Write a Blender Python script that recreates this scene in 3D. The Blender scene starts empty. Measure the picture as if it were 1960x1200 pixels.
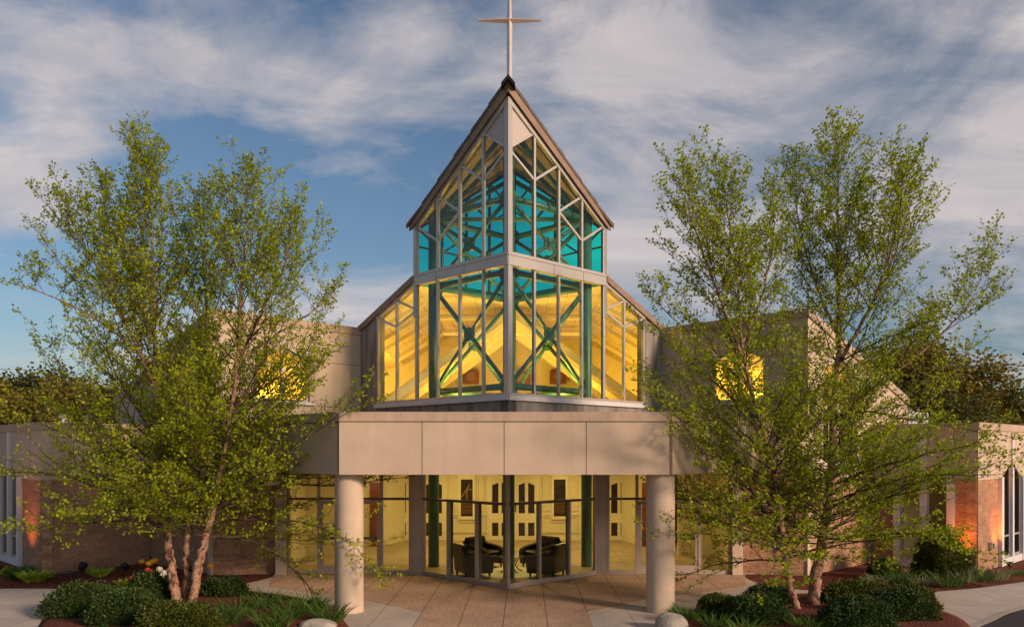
import bpy, math, random
import numpy as np
from mathutils import Vector, Matrix

R = math.radians
S2 = math.sqrt(2.0)
scene = bpy.context.scene
col = scene.collection
random.seed(7)

# ------------------------------------------------------------------ camera
CX, CZ, F = 0.43, 3.56, 1600.0          # camera 3.56 m above the forecourt, 29.4 mm shift lens
cam_d = bpy.data.cameras.new("camera")
cam_d.sensor_width = 36.0
cam_d.lens = 36.0 * F / 1960.0
cam_d.shift_x = (980 - 1003) / 1960.0
cam_d.shift_y = (864 - 600) / 1960.0
cam_d.clip_start = 0.1
cam_d.clip_end = 3000
cam = bpy.data.objects.new("camera", cam_d)
cam.location = (CX, 0, CZ)
cam.rotation_euler = (R(90), 0, 0)
col.objects.link(cam)
scene.camera = cam

# ------------------------------------------------------------------ exposure
scene.view_settings.view_transform = 'Standard'
scene.view_settings.look = 'None'
scene.view_settings.gamma = 1
scene.view_settings.exposure = 0.0
scene.cycles.transparent_max_bounces = 32
scene.cycles.max_bounces = 8
scene.cycles.diffuse_bounces = 4
scene.cycles.glossy_bounces = 4
scene.cycles.transmission_bounces = 6
scene.cycles.sample_clamp_indirect = 6
scene.cycles.caustics_reflective = False
scene.cycles.caustics_refractive = False

# ------------------------------------------------------------------ world: Nishita sky with a layer of evening cloud
SUN_EL, SUN_AZ = 19.0, 52.0      # azimuth to the right of straight behind the camera
sun_vec = Vector((math.sin(R(SUN_AZ)) * math.cos(R(SUN_EL)), -math.cos(R(SUN_AZ)) * math.cos(R(SUN_EL)), math.sin(R(SUN_EL))))
world = bpy.data.worlds.new("World")
scene.world = world
world.use_nodes = True
nt = world.node_tree
nt.nodes.clear()


def N(t, kind, **kw):
    n = t.nodes.new(kind)
    for k, v in kw.items():
        setattr(n, k, v)
    return n


def mathn(t, op, a, b=None, c=None, clamp=False):
    n = N(t, 'ShaderNodeMath', operation=op)
    n.use_clamp = clamp
    for i, v in enumerate((a, b, c)):
        if v is None:
            continue
        if isinstance(v, (int, float)):
            n.inputs[i].default_value = v
        else:
            t.links.new(v, n.inputs[i])
    return n.outputs[0]


def mixc(t, fac, a, b, blend='MIX'):
    n = N(t, 'ShaderNodeMix', data_type='RGBA', blend_type=blend)
    for i, v in ((0, fac), (6, a), (7, b)):
        if isinstance(v, (int, float)):
            n.inputs[i].default_value = v
        elif isinstance(v, tuple):
            n.inputs[i].default_value = (*v, 1) if len(v) == 3 else v
        else:
            t.links.new(v, n.inputs[i])
    return n.outputs[2]


def ramp(t, src, stops):
    n = N(t, 'ShaderNodeValToRGB')
    cr = n.color_ramp
    cr.elements[0].position, cr.elements[-1].position = stops[0][0], stops[-1][0]
    def cc(v):
        return (v, v, v, 1) if isinstance(v, (int, float)) else (*v, 1)
    cr.elements[0].color, cr.elements[-1].color = cc(stops[0][1]), cc(stops[-1][1])
    for p, v in stops[1:-1]:
        e = cr.elements.new(p)
        e.color = cc(v)
    t.links.new(src, n.inputs[0])
    return n.outputs[0]


def noise(t, vec, scale, detail=4, rough=0.55, dist=0.0, out=0):
    n = N(t, 'ShaderNodeTexNoise')
    n.inputs['Scale'].default_value = scale
    n.inputs['Detail'].default_value = detail
    n.inputs['Roughness'].default_value = rough
    n.inputs['Distortion'].default_value = dist
    if vec is not None:
        t.links.new(vec, n.inputs['Vector'])
    return n.outputs[out]


sky = N(nt, 'ShaderNodeTexSky', sky_type='NISHITA')
sky.sun_disc = False
sky.sun_elevation = R(SUN_EL)
sky.sun_rotation = R(180 - SUN_AZ)
sky.air_density = 1.0
sky.dust_density = 1.2
sky.ozone_density = 1.5
sky_str = 0.088
tc = N(nt, 'ShaderNodeTexCoord')
dirv = tc.outputs['Generated']
sep = N(nt, 'ShaderNodeSeparateXYZ')
nt.links.new(dirv, sep.inputs[0])
# cloud sheet: the direction projected on a flat layer overhead
zz = mathn(nt, 'ADD', mathn(nt, 'MAXIMUM', sep.outputs[2], 0.0), 0.22)
comb = N(nt, 'ShaderNodeCombineXYZ')
nt.links.new(mathn(nt, 'DIVIDE', sep.outputs[0], zz), comb.inputs[0])
nt.links.new(mathn(nt, 'DIVIDE', sep.outputs[1], zz), comb.inputs[1])
mpb = N(nt, 'ShaderNodeMapping')
mpb.inputs['Scale'].default_value = (3.4, 3.4, 6.5)
mpb.inputs['Rotation'].default_value = (0, R(-18), 0)
nt.links.new(dirv, mpb.inputs[0])
big = noise(nt, mpb.outputs[0], 1.0, 10, 0.62, 0.35)
mp = N(nt, 'ShaderNodeMapping')
mp.inputs['Scale'].default_value = (1.1, 1.9, 1)
mp.inputs['Rotation'].default_value = (0, 0, R(28))
nt.links.new(comb.outputs[0], mp.inputs[0])
wisp = noise(nt, mp.outputs[0], 1.7, 8, 0.6, 0.6)


def cloud_bank(px, py, sx, sz, amp):
    d = Vector(((px - 1003) / F, 1, (864 - py) / F)).normalized()
    s = N(nt, 'ShaderNodeVectorMath', operation='SUBTRACT')
    nt.links.new(dirv, s.inputs[0])
    s.inputs[1].default_value = d
    m = N(nt, 'ShaderNodeVectorMath', operation='MULTIPLY')
    nt.links.new(s.outputs[0], m.inputs[0])
    m.inputs[1].default_value = (F / sx, 3.0, F / sz)
    l = N(nt, 'ShaderNodeVectorMath', operation='LENGTH')
    nt.links.new(m.outputs[0], l.inputs[0])
    q = mathn(nt, 'MULTIPLY', l.outputs['Value'], l.outputs['Value'])
    return mathn(nt, 'MULTIPLY', mathn(nt, 'EXPONENT', mathn(nt, 'MULTIPLY', q, -1.0)), amp)


dens = mathn(nt, 'ADD', mathn(nt, 'MULTIPLY', big, 0.86), mathn(nt, 'MULTIPLY', wisp, 0.34))
for b in ((1250, 110, 230, 110, .17), (1750, 110, 330, 120, .14), (1880, 420, 200, 150, .20), (420, 130, 220, 60, .20),
          (60, 90, 170, 70, .16), (150, 270, 70, 50, .16), (790, 50, 90, 60, .16), (700, 590, 190, 60, .22), (0, 370, 130, 60, .22), (1450, 300, 250, 60, .12),
          (1180, 480, 110, 90, .13), (560, 330, 190, 70, -.10), (860, 330, 150, 110, -.10), (830, 215, 110, 22, .10), (190, 10, 220, 40, -.12), (1560, 330, 200, 60, -.05), (250, 500, 250, 60, -.12)):
    dens = mathn(nt, 'ADD', dens, cloud_bank(*b))
cmask = ramp(nt, dens, [(0.54, 0.0), (0.64, 0.38), (0.80, 1.0)])
shade = ramp(nt, wisp, [(0.3, (0.46, 0.455, 0.50)), (0.7, (0.82, 0.72, 0.69))])
skyc = N(nt, 'ShaderNodeVectorMath', operation='SCALE')
nt.links.new(sky.outputs[0], skyc.inputs[0])
skyc.inputs['Scale'].default_value = sky_str
tint = mixc(nt, 1.0, skyc.outputs[0], (0.86, 0.96, 1.04), 'MULTIPLY')
shade_s = N(nt, 'ShaderNodeVectorMath', operation='SCALE')
nt.links.new(shade, shade_s.inputs[0])
shade_s.inputs['Scale'].default_value = 0.92
allc = mixc(nt, mathn(nt, 'MULTIPLY', cmask, 0.85), tint, shade_s.outputs[0])
bg = N(nt, 'ShaderNodeBackground')
nt.links.new(allc, bg.inputs[0])
bg.inputs[1].default_value = 1.0
wo = N(nt, 'ShaderNodeOutputWorld')
nt.links.new(bg.outputs[0], wo.inputs[0])

# ------------------------------------------------------------------ sun
sd = bpy.data.lights.new("sun", 'SUN')
sd.energy = 3.9
sd.angle = R(9)
sd.color = (1.0, 0.715, 0.495)
so = bpy.data.objects.new("sun", sd)
so.rotation_euler = (-sun_vec).to_track_quat('-Z', 'Y').to_euler()
col.objects.link(so)

# ------------------------------------------------------------------ materials
MATS = {}


def newmat(name, disp=False):
    m = bpy.data.materials.new(name)
    m.use_nodes = True
    t = m.node_tree
    t.nodes.clear()
    out = N(t, 'ShaderNodeOutputMaterial')
    MATS[name] = m
    return m, t, out


def coords(t, scale=(1, 1, 1)):
    tcn = N(t, 'ShaderNodeTexCoord')
    mpn = N(t, 'ShaderNodeMapping')
    mpn.inputs['Scale'].default_value = scale
    t.links.new(tcn.outputs['Object'], mpn.inputs[0])
    return mpn.outputs[0]


def pbsdf(t, out, color, rough=0.6, metal=0.0, bump=None, bstr=0.3, bdist=0.02, spec=0.5):
    b = N(t, 'ShaderNodeBsdfPrincipled')
    if isinstance(color, tuple):
        b.inputs['Base Color'].default_value = (*color, 1)
    else:
        t.links.new(color, b.inputs['Base Color'])
    if isinstance(rough, (int, float)):
        b.inputs['Roughness'].default_value = rough
    else:
        t.links.new(rough, b.inputs['Roughness'])
    b.inputs['Metallic'].default_value = metal
    b.inputs['Specular IOR Level'].default_value = spec
    if bump is not None:
        bn = N(t, 'ShaderNodeBump')
        bn.inputs['Strength'].default_value = bstr
        bn.inputs['Distance'].default_value = bdist
        t.links.new(bump, bn.inputs['Height'])
        t.links.new(bn.outputs[0], b.inputs['Normal'])
    t.links.new(b.outputs[0], out.inputs[0])
    return b


def simple(name, c, rough=0.6, metal=0.0, var=0.12, nscale=3.0, fine=60, bstr=0.12, spec=0.5):
    m, t, out = newmat(name)
    v = coords(t)
    n1 = noise(t, v, nscale, 5, 0.6)
    lo = tuple(max(0, x * (1 - var)) for x in c)
    hi = tuple(min(1, x * (1 + var)) for x in c)
    cc = ramp(t, n1, [(0.3, lo), (0.7, hi)])
    pbsdf(t, out, cc, rough, metal, noise(t, v, fine, 3), bstr, 0.01, spec)
    return m


def stucco(name, c, streak=0.06):
    m, t, out = newmat(name)
    v = coords(t)
    n1 = noise(t, v, 0.9, 6, 0.65)
    vs = coords(t, (3.5, 3.5, 0.35))
    n2 = noise(t, vs, 1.6, 5, 0.6)
    a = ramp(t, n1, [(0.3, tuple(x * 0.86 for x in c)), (0.7, tuple(min(1, x * 1.08) for x in c))])
    k = ramp(t, n2, [(0.35, 1.0 - streak), (0.6, 1.0)])
    fine = ramp(t, noise(t, v, 90, 2), [(0.3, 0.93), (0.7, 1.05)])
    cc = mixc(t, 1.0, mixc(t, 1.0, a, k, 'MULTIPLY'), fine, 'MULTIPLY')
    pbsdf(t, out, cc, 0.9, 0, noise(t, v, 140, 3), 0.5, 0.006, 0.2)
    return m


stucco("stucco", (0.58, 0.455, 0.355))
stucco("stucco_cap", (0.52, 0.385, 0.30), 0.12)
stucco("concrete_grey", (0.33, 0.29, 0.265), 0.45)
simple("joint_dark", (0.10, 0.075, 0.06), 0.9)
simple("frame_metal", (0.50, 0.45, 0.42), 0.42, 0.35, 0.06)
simple("frame_dark", (0.13, 0.10, 0.085), 0.45, 0.3, 0.1)
simple("door_frame", (0.42, 0.34, 0.30), 0.45, 0.2, 0.08)
simple("trim_white", (0.66, 0.64, 0.66), 0.5, 0.0, 0.06)
simple("roof_fascia", (0.27, 0.175, 0.13), 0.65, 0, 0.18)
simple("shingle", (0.13, 0.10, 0.085), 0.85, 0, 0.35, 6)
simple("black_metal", (0.012, 0.012, 0.012), 0.4, 0.3)
simple("cross_metal", (0.78, 0.62, 0.54), 0.28, 0.55, 0.05)
simple("green_steel", (0.045, 0.135, 0.10), 0.42, 0.0, 0.2)
simple("green_dark", (0.02, 0.06, 0.035), 0.35, 0.0, 0.2)
simple("cream_wall", (0.74, 0.66, 0.48), 0.8, 0, 0.05)
simple("cream_trim", (0.80, 0.73, 0.56), 0.6, 0, 0.04)
simple("dark_lite", (0.035, 0.02, 0.012), 0.2, 0, 0.3)
simple("wood_red", (0.20, 0.05, 0.025), 0.4, 0, 0.25, 2)
simple("soffit", (0.36, 0.28, 0.2), 0.9)
simple("rug", (0.72, 0.68, 0.58), 0.95)
simple("rock", (0.34, 0.30, 0.26), 0.9, 0, 0.35, 5, 20, 0.8)
simple("vent_white", (0.6, 0.6, 0.6), 0.5)
simple("roof_membrane", (0.16, 0.14, 0.13), 0.9)
simple("petal_yellow", (0.85, 0.42, 0.01), 0.5)
simple("petal_red", (0.62, 0.02, 0.01), 0.5)
simple("petal_white", (0.8, 0.76, 0.66), 0.5)
simple("hose_blue", (0.12, 0.2, 0.3), 0.4)
simple("lattice", (0.40, 0.32, 0.30), 0.7)
simple("tower_board", (0.34, 0.25, 0.15), 0.8, 0, 0.25)
simple("brass", (0.30, 0.17, 0.05), 0.35, 0.6)

# leather
m, t, out = newmat("leather")
v = coords(t)
pbsdf(t, out, (0.005, 0.004, 0.0035), 0.35, 0, noise(t, v, 45, 3), 0.25, 0.01, 0.3)

# louvre / corrugated gable panel
m, t, out = newmat("louvre")
w = N(t, 'ShaderNodeTexWave', wave_type='BANDS', bands_direction='DIAGONAL')
w.inputs['Scale'].default_value = 9.0
t.links.new(coords(t, (1, 1, 1)), w.inputs[0])
pbsdf(t, out, ramp(t, w.outputs[1], [(0.15, (0.36, 0.30, 0.29)), (0.6, (0.60, 0.52, 0.50))]), 0.6, 0.1, w.outputs[1], 0.5, 0.01)

# hall ceiling boards: painted panels with joints
m, t, out = newmat("ceiling_panel")
v = coords(t)
br = N(t, 'ShaderNodeTexBrick')
br.offset = 0.5
br.inputs['Scale'].default_value = 1.0
br.inputs['Brick Width'].default_value = 2.4
br.inputs['Row Height'].default_value = 0.62
br.inputs['Mortar Size'].default_value = 0.012
br.inputs['Color1'].default_value = (0.74, 0.63, 0.38, 1)
br.inputs['Color2'].default_value = (0.68, 0.57, 0.33, 1)
br.inputs['Mortar'].default_value = (0.33, 0.25, 0.12, 1)
mpn = N(t, 'ShaderNodeMapping')
mpn.inputs['Rotation'].default_value = (0, 0, R(90))
t.links.new(v, mpn.inputs[0])
t.links.new(mpn.outputs[0], br.inputs[0])
pbsdf(t, out, br.outputs[0], 0.75)

# split-face block
def block(name, c, uvrot):
    m, t, out = newmat(name)
    tcn = N(t, 'ShaderNodeTexCoord')
    mpn = N(t, 'ShaderNodeMapping')
    t.links.new(tcn.outputs['UV'], mpn.inputs[0])
    br = N(t, 'ShaderNodeTexBrick')
    br.inputs['Scale'].default_value = 1.0
    br.inputs['Brick Width'].default_value = 0.40
    br.inputs['Row Height'].default_value = 0.20
    br.inputs['Mortar Size'].default_value = 0.011
    br.inputs['Mortar Smooth'].default_value = 0.4
    br.inputs['Color1'].default_value = (*[x * 1.12 for x in c], 1)
    br.inputs['Color2'].default_value = (*[x * 0.85 for x in c], 1)
    br.inputs['Mortar'].default_value = (*[min(1, x * 1.25 + 0.02) for x in c], 1)
    t.links.new(mpn.outputs[0], br.inputs[0])
    v = coords(t)
    vc = coords(t, (1, 1, 1.3))
    n1 = noise(t, vc, 9, 8, 0.75)
    n2 = noise(t, v, 0.7, 4)
    cc = mixc(t, 1.0, br.outputs[0], ramp(t, n1, [(0.34, 0.62), (0.66, 1.25)]), 'MULTIPLY')
    cc = mixc(t, 1.0, cc, ramp(t, n2, [(0.3, 0.85), (0.7, 1.1)]), 'MULTIPLY')
    h = mathn(t, 'ADD', mathn(t, 'MULTIPLY', n1, 1.0), mathn(t, 'MULTIPLY', br.outputs[1], -0.6))
    pbsdf(t, out, cc, 0.95, 0, h, 1.0, 0.035, 0.15)
    return m


block("block", (0.45, 0.255, 0.165), 0)

# exposed aggregate forecourt with saw-cut joints
def paving(name, c, jx, jy, ox, oy, speck, jw=0.012):
    m, t, out = newmat(name)
    tcn = N(t, 'ShaderNodeTexCoord')
    sp = N(t, 'ShaderNodeSeparateXYZ')
    t.links.new(tcn.outputs['Object'], sp.inputs[0])
    def joint(src, per, off):
        f = mathn(t, 'FRACT', mathn(t, 'DIVIDE', mathn(t, 'ADD', src, 200 * per - off), per))
        d = mathn(t, 'MULTIPLY', mathn(t, 'MINIMUM', f, mathn(t, 'SUBTRACT', 1.0, f)), per)
        return mathn(t, 'LESS_THAN', d, jw)
    j = None
    if jx:
        j = joint(sp.outputs[0], jx, ox)
    if jy:
        k = joint(sp.outputs[1], jy, oy)
        j = k if j is None else mathn(t, 'MAXIMUM', j, k)
    v = coords(t)
    vo = N(t, 'ShaderNodeTexVoronoi')
    vo.inputs['Scale'].default_value = 55
    t.links.new(v, vo.inputs[0])
    hs = N(t, 'ShaderNodeSeparateColor')
    t.links.new(vo.outputs['Color'], hs.inputs[0])
    sv = ramp(t, hs.outputs[0], [(0.0, 1 - speck), (1.0, 1 + speck)])
    n1 = noise(t, v, 0.8, 6, 0.6)
    n2 = noise(t, v, 7, 5, 0.7)
    cc = mixc(t, 1.0, c, sv, 'MULTIPLY')
    cc = mixc(t, 1.0, cc, ramp(t, n1, [(0.3, 0.80), (0.7, 1.12)]), 'MULTIPLY')
    cc = mixc(t, 1.0, cc, ramp(t, n2, [(0.3, 0.93), (0.7, 1.05)]), 'MULTIPLY')
    if j is not None:
        cc = mixc(t, mathn(t, 'MULTIPLY', j, 0.75), cc, tuple(x * 0.25 for x in c))
    pbsdf(t, out, cc, 0.85, 0, vo.outputs[0], 0.4, 0.008, 0.25)
    return m


paving("aggregate", (0.50, 0.34, 0.245), 0.915, 0, 0, 0, 0.42)
paving("pale_concrete", (0.55, 0.475, 0.415), 1.83, 1.6, 0.915, 19.4, 0.06, 0.009)
paving("asphalt", (0.055, 0.05, 0.052), 0, 0, 0, 0, 0.5)
paving("kerb_concrete", (0.46, 0.40, 0.35), 2.4, 0, 0, 0, 0.06)
paving("lobby_tile", (0.42, 0.34, 0.24), 0.6, 0.6, 0, 0, 0.03, 0.006)

# mulch and grass ground
def litter(name, c1, c2, scale):
    m, t, out = newmat(name)
    v = coords(t)
    vo = N(t, 'ShaderNodeTexVoronoi')
    vo.inputs['Scale'].default_value = scale
    t.links.new(v, vo.inputs[0])
    n1 = noise(t, v, scale * 0.6, 6, 0.7)
    mixv = mathn(t, 'ADD', mathn(t, 'MULTIPLY', vo.outputs[0], 0.5), mathn(t, 'MULTIPLY', n1, 0.6))
    cc = ramp(t, mixv, [(0.3, c1), (0.75, c2)])
    cc = mixc(t, 1.0, cc, ramp(t, noise(t, v, 1.2, 4), [(0.3, 0.75), (0.7, 1.15)]), 'MULTIPLY')
    pbsdf(t, out, cc, 0.95, 0, mixv, 1.0, 0.04, 0.1)


litter("mulch", (0.055, 0.018, 0.012), (0.24, 0.085, 0.06), 28)
litter("grass_ground", (0.03, 0.05, 0.012), (0.08, 0.12, 0.03), 9)


def foliage(name, lo, hi, trans=0.35, rough=0.55):
    m, t, out = newmat(name)
    g = N(t, 'ShaderNodeNewGeometry')
    v = coords(t)
    n1 = noise(t, v, 0.8, 3)
    f = mathn(t, 'ADD', mathn(t, 'MULTIPLY', g.outputs['Random Per Island'], 0.65), mathn(t, 'MULTIPLY', n1, 0.6))
    cc = ramp(t, f, [(0.15, lo), (0.95, hi)])
    b = N(t, 'ShaderNodeBsdfPrincipled')
    t.links.new(cc, b.inputs['Base Color'])
    b.inputs['Roughness'].default_value = rough
    b.inputs['Specular IOR Level'].default_value = 0.3
    tr = N(t, 'ShaderNodeBsdfTranslucent')
    t.links.new(cc, tr.inputs[0])
    mx = N(t, 'ShaderNodeMixShader')
    mx.inputs[0].default_value = trans
    t.links.new(b.outputs[0], mx.inputs[1])
    t.links.new(tr.outputs[0], mx.inputs[2])
    t.links.new(mx.outputs[0], out.inputs[0])


foliage("birch_leaf", (0.13, 0.185, 0.006), (0.50, 0.58, 0.018), 0.52)
foliage("shrub_dark", (0.018, 0.036, 0.010), (0.065, 0.11, 0.022), 0.2)
foliage("shrub_mid", (0.03, 0.05, 0.008), (0.13, 0.15, 0.02), 0.3)
foliage("blade_leaf", (0.035, 0.085, 0.016), (0.12, 0.22, 0.035), 0.4)
foliage("hosta_leaf", (0.18, 0.30, 0.02), (0.60, 0.70, 0.08), 0.4)
foliage("silver_leaf", (0.12, 0.15, 0.07), (0.34, 0.36, 0.20), 0.3)
foliage("wood_leaf", (0.10, 0.08, 0.015), (0.30, 0.24, 0.035), 0.35)
foliage("wood_leaf_dark", (0.04, 0.045, 0.014), (0.13, 0.13, 0.025), 0.3)

m, t, out = newmat("birch_bark")
v = coords(t, (1, 1, 0.8))
n1 = noise(t, v, 7.5, 8, 0.72, 0.5)
n2 = noise(t, v, 26, 6, 0.7)
cc = ramp(t, n1, [(0.36, (0.03, 0.018, 0.013)), (0.44, (0.16, 0.09, 0.065)), (0.5, (0.42, 0.235, 0.16)), (0.66, (0.60, 0.40, 0.30))])
cc = mixc(t, 1.0, cc, ramp(t, n2, [(0.3, 0.65), (0.65, 1.1)]), 'MULTIPLY')
pbsdf(t, out, cc, 0.9, 0, mathn(t, 'ADD', n1, mathn(t, 'MULTIPLY', n2, 0.5)), 1.0, 0.05, 0.1)
simple("twig_bark", (0.085, 0.052, 0.036), 0.9, 0, 0.4, 9)
simple("grey_bark", (0.10, 0.085, 0.07), 0.9, 0, 0.3, 5)


def glass(name, tint, refl=0.6, ior=1.5, rough=0.02):
    m, t, out = newmat(name)
    tr = N(t, 'ShaderNodeBsdfTransparent')
    tr.inputs[0].default_value = (*tint, 1)
    gl = N(t, 'ShaderNodeBsdfGlossy')
    gl.inputs['Roughness'].default_value = rough
    gl.inputs[0].default_value = (0.9, 0.95, 0.95, 1)
    fr = N(t, 'ShaderNodeFresnel')
    fr.inputs[0].default_value = ior
    mx = N(t, 'ShaderNodeMixShader')
    ge = N(t, 'ShaderNodeNewGeometry')
    front = mathn(t, 'SUBTRACT', 1.0, ge.outputs['Backfacing'])
    t.links.new(mathn(t, 'MULTIPLY', mathn(t, 'MULTIPLY', fr.outputs[0], refl), front), mx.inputs[0])
    t.links.new(tr.outputs[0], mx.inputs[1])
    t.links.new(gl.outputs[0], mx.inputs[2])
    t.links.new(mx.outputs[0], out.inputs[0])


glass("glass", (0.93, 0.97, 0.92), 0.9)
glass("glass_dark", (0.55, 0.58, 0.55), 1.0)
glass("glass_teal", (0.015, 0.95, 0.90), 0.3)
glass("table_glass", (0.8, 0.9, 0.85), 1.0)


def emis(name, c, s):
    m, t, out = newmat(name)
    e = N(t, 'ShaderNodeEmission')
    e.inputs[0].default_value = (*c, 1)
    e.inputs[1].default_value = s
    t.links.new(e.outputs[0], out.inputs[0])


emis("lamp_glow", (1.0, 0.72, 0.35), 6.0)


# ------------------------------------------------------------------ mesh builder
class MB:
    def __init__(self):
        self.v, self.f, self.m, self.uv = [], [], [], None
        self.starts = []

    def mark(self):
        self.starts.append((len(self.v), len(self.f)))

    def build_each(self, name, mats, parent=None, smooth=False, uvfn=None):
        """one mesh object per added piece"""
        ends = self.starts[1:] + [(len(self.v), len(self.f))]
        for (v0, f0), (v1, f1) in zip(self.starts, ends):
            q = MB()
            q.v = self.v[v0:v1]
            q.f = [tuple(i - v0 for i in f) for f in self.f[f0:f1]]
            q.m = self.m[f0:f1]
            q.build(name, mats, parent, smooth, uvfn)

    def add(self, verts, faces, mi=0):
        self.mark()
        b = len(self.v)
        self.v += [tuple(p) for p in verts]
        for f in faces:
            self.f.append(tuple(b + i for i in f))
            self.m.append(mi)

    def prism(self, poly, w0, w1, fn, mi=0):
        """poly: 2-D outline; fn(a, b, off) -> point; extruded from w0 to w1"""
        n = len(poly)
        vs = [fn(a, b, w0) for a, b in poly] + [fn(a, b, w1) for a, b in poly]
        fs = [tuple(range(n)), tuple(range(2 * n - 1, n - 1, -1))]
        for i in range(n):
            j = (i + 1) % n
            fs.append((i, i + n, j + n, j))
        self.add(vs, fs, mi)

    def slab(self, poly, z0, z1, mi=0):
        self.prism(poly, z0, z1, lambda a, b, w: (a, b, w), mi)

    def box(self, c, s, mi=0, rz=0.0, bev=0.0):
        x, y, z = (k / 2 for k in s)
        cr, sr = math.cos(rz), math.sin(rz)
        if bev <= 0:
            pts = [(-x, -y, -z), (x, -y, -z), (x, y, -z), (-x, y, -z), (-x, -y, z), (x, -y, z), (x, y, z), (-x, y, z)]
            fs = [(0, 3, 2, 1), (4, 5, 6, 7), (0, 1, 5, 4), (1, 2, 6, 5), (2, 3, 7, 6), (3, 0, 4, 7)]
        else:
            b = bev
            ring = lambda xx, yy, zz, bb: [(-xx + bb, -yy, zz), (xx - bb, -yy, zz), (xx, -yy + bb, zz), (xx, yy - bb, zz), (xx - bb, yy, zz), (-xx + bb, yy, zz), (-xx, yy - bb, zz), (-xx, -yy + bb, zz)]
            pts = ring(x - b, y - b, -z, b * .5) + ring(x, y, -z + b, b) + ring(x, y, z - b, b) + ring(x - b, y - b, z, b * .5)
            fs = [tuple(range(7, -1, -1)), tuple(range(24, 32))]
            for k in range(3):
                for i in range(8):
                    j = (i + 1) % 8
                    fs.append((k * 8 + i, k * 8 + j, k * 8 + 8 + j, k * 8 + 8 + i))
        self.add([(c[0] + px * cr - py * sr, c[1] + px * sr + py * cr, c[2] + pz) for px, py, pz in pts], fs, mi)

    def tube(self, pts, rad, sides=6, mi=0, cap=True, rough=0.0):
        self.mark()
        pts = [Vector(p) for p in pts]
        n = len(pts)
        if isinstance(rad, (int, float)):
            rad = [rad] * n
        base = len(self.v)
        ref = Vector((0.31, 0.17, 0.93))
        prev = None
        for i, p in enumerate(pts):
            d = (pts[min(i + 1, n - 1)] - pts[max(i - 1, 0)])
            if d.length < 1e-9:
                d = Vector((0, 0, 1))
            d.normalize()
            if prev is None:
                a = d.cross(ref)
                if a.length < 0.05:
                    a = d.cross(Vector((1, 0, 0)))
            else:
                a = prev - d * prev.dot(d)
            a.normalize()
            prev = a
            b = d.cross(a)
            for k in range(sides):
                an = 2 * math.pi * k / sides
                rr = rad[i] * (1 + (random.uniform(-rough, rough) if rough else 0))
                self.v.append(tuple(p + (a * math.cos(an) + b * math.sin(an)) * rr))
        for i in range(n - 1):
            for k in range(sides):
                q = (k + 1) % sides
                self.f.append((base + i * sides + k, base + i * sides + q, base + (i + 1) * sides + q, base + (i + 1) * sides + k))
                self.m.append(mi)
        if cap:
            self.f.append(tuple(base + k for k in range(sides - 1, -1, -1)))
            self.m.append(mi)
            self.f.append(tuple(base + (n - 1) * sides + k for k in range(sides)))
            self.m.append(mi)

    def lathe(self, prof, c=(0, 0, 0), sides=24, mi=0):
        self.mark()
        base = len(self.v)
        for r, z in prof:
            for k in range(sides):
                an = 2 * math.pi * k / sides
                self.v.append((c[0] + r * math.cos(an), c[1] + r * math.sin(an), c[2] + z))
        for i in range(len(prof) - 1):
            for k in range(sides):
                q = (k + 1) % sides
                self.f.append((base + i * sides + k, base + i * sides + q, base + (i + 1) * sides + q, base + (i + 1) * sides + k))
                self.m.append(mi)
        self.f.append(tuple(base + k for k in range(sides - 1, -1, -1)))
        self.m.append(mi)
        self.f.append(tuple(base + (len(prof) - 1) * sides + k for k in range(sides)))
        self.m.append(mi)

    def build(self, name, mats, parent=None, smooth=False, uvfn=None):
        me = bpy.data.meshes.new(name)
        me.from_pydata(self.v, [], self.f)
        if isinstance(mats, str):
            mats = [mats]
        for q in mats:
            me.materials.append(MATS[q])
        if len(mats) > 1:
            me.polygons.foreach_set('material_index', self.m)
        if smooth:
            me.polygons.foreach_set('use_smooth', [True] * len(self.f))
        if uvfn:
            ul = me.uv_layers.new(name='UVMap')
            for lp in me.loops:
                ul.data[lp.index].uv = uvfn(me.vertices[lp.vertex_index].co)
        me.update()
        o = bpy.data.objects.new(name, me)
        col.objects.link(o)
        if parent is not None:
            # parents are Empties or meshes given in world space; keep the child's own coordinates
            o.parent = parent
            o.matrix_parent_inverse = parent_world(parent).inverted()
        return o


def parent_world(p):
    mtx = Matrix.LocRotScale(p.location, p.rotation_euler, p.scale)
    if p.parent is not None:
        return parent_world(p.parent) @ p.matrix_parent_inverse @ mtx
    return mtx


def tag(o, label=None, cat=None, group=None, kind=None):
    if label: o['label'] = label
    if cat: o['category'] = cat
    if group: o['group'] = group
    if kind: o['kind'] = kind
    return o


def empty(name, loc, label, cat, group=None, rz=0.0):
    o = bpy.data.objects.new(name, None)
    o.empty_display_size = 0.2
    o.location = loc
    o.rotation_euler = (0, 0, rz)
    col.objects.link(o)
    return tag(o, label, cat, group)


def copy_tree(o, parent=None):
    c = o.copy()
    col.objects.link(c)
    if parent is not None:
        c.parent = parent
    for ch in list(o.children):
        copy_tree(ch, c)
    return c


def G(px, py, z=0.0):
    """ground point seen in the photograph at px, py"""
    d = (CZ - z) * F / (py - 864.0)
    return Vector(((px - 1003.0) * d / F + CX, d, z))


def W(px, py, d):
    return Vector(((px - 1003.0) * d / F + CX, d, CZ + (864.0 - py) * d / F))


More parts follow.
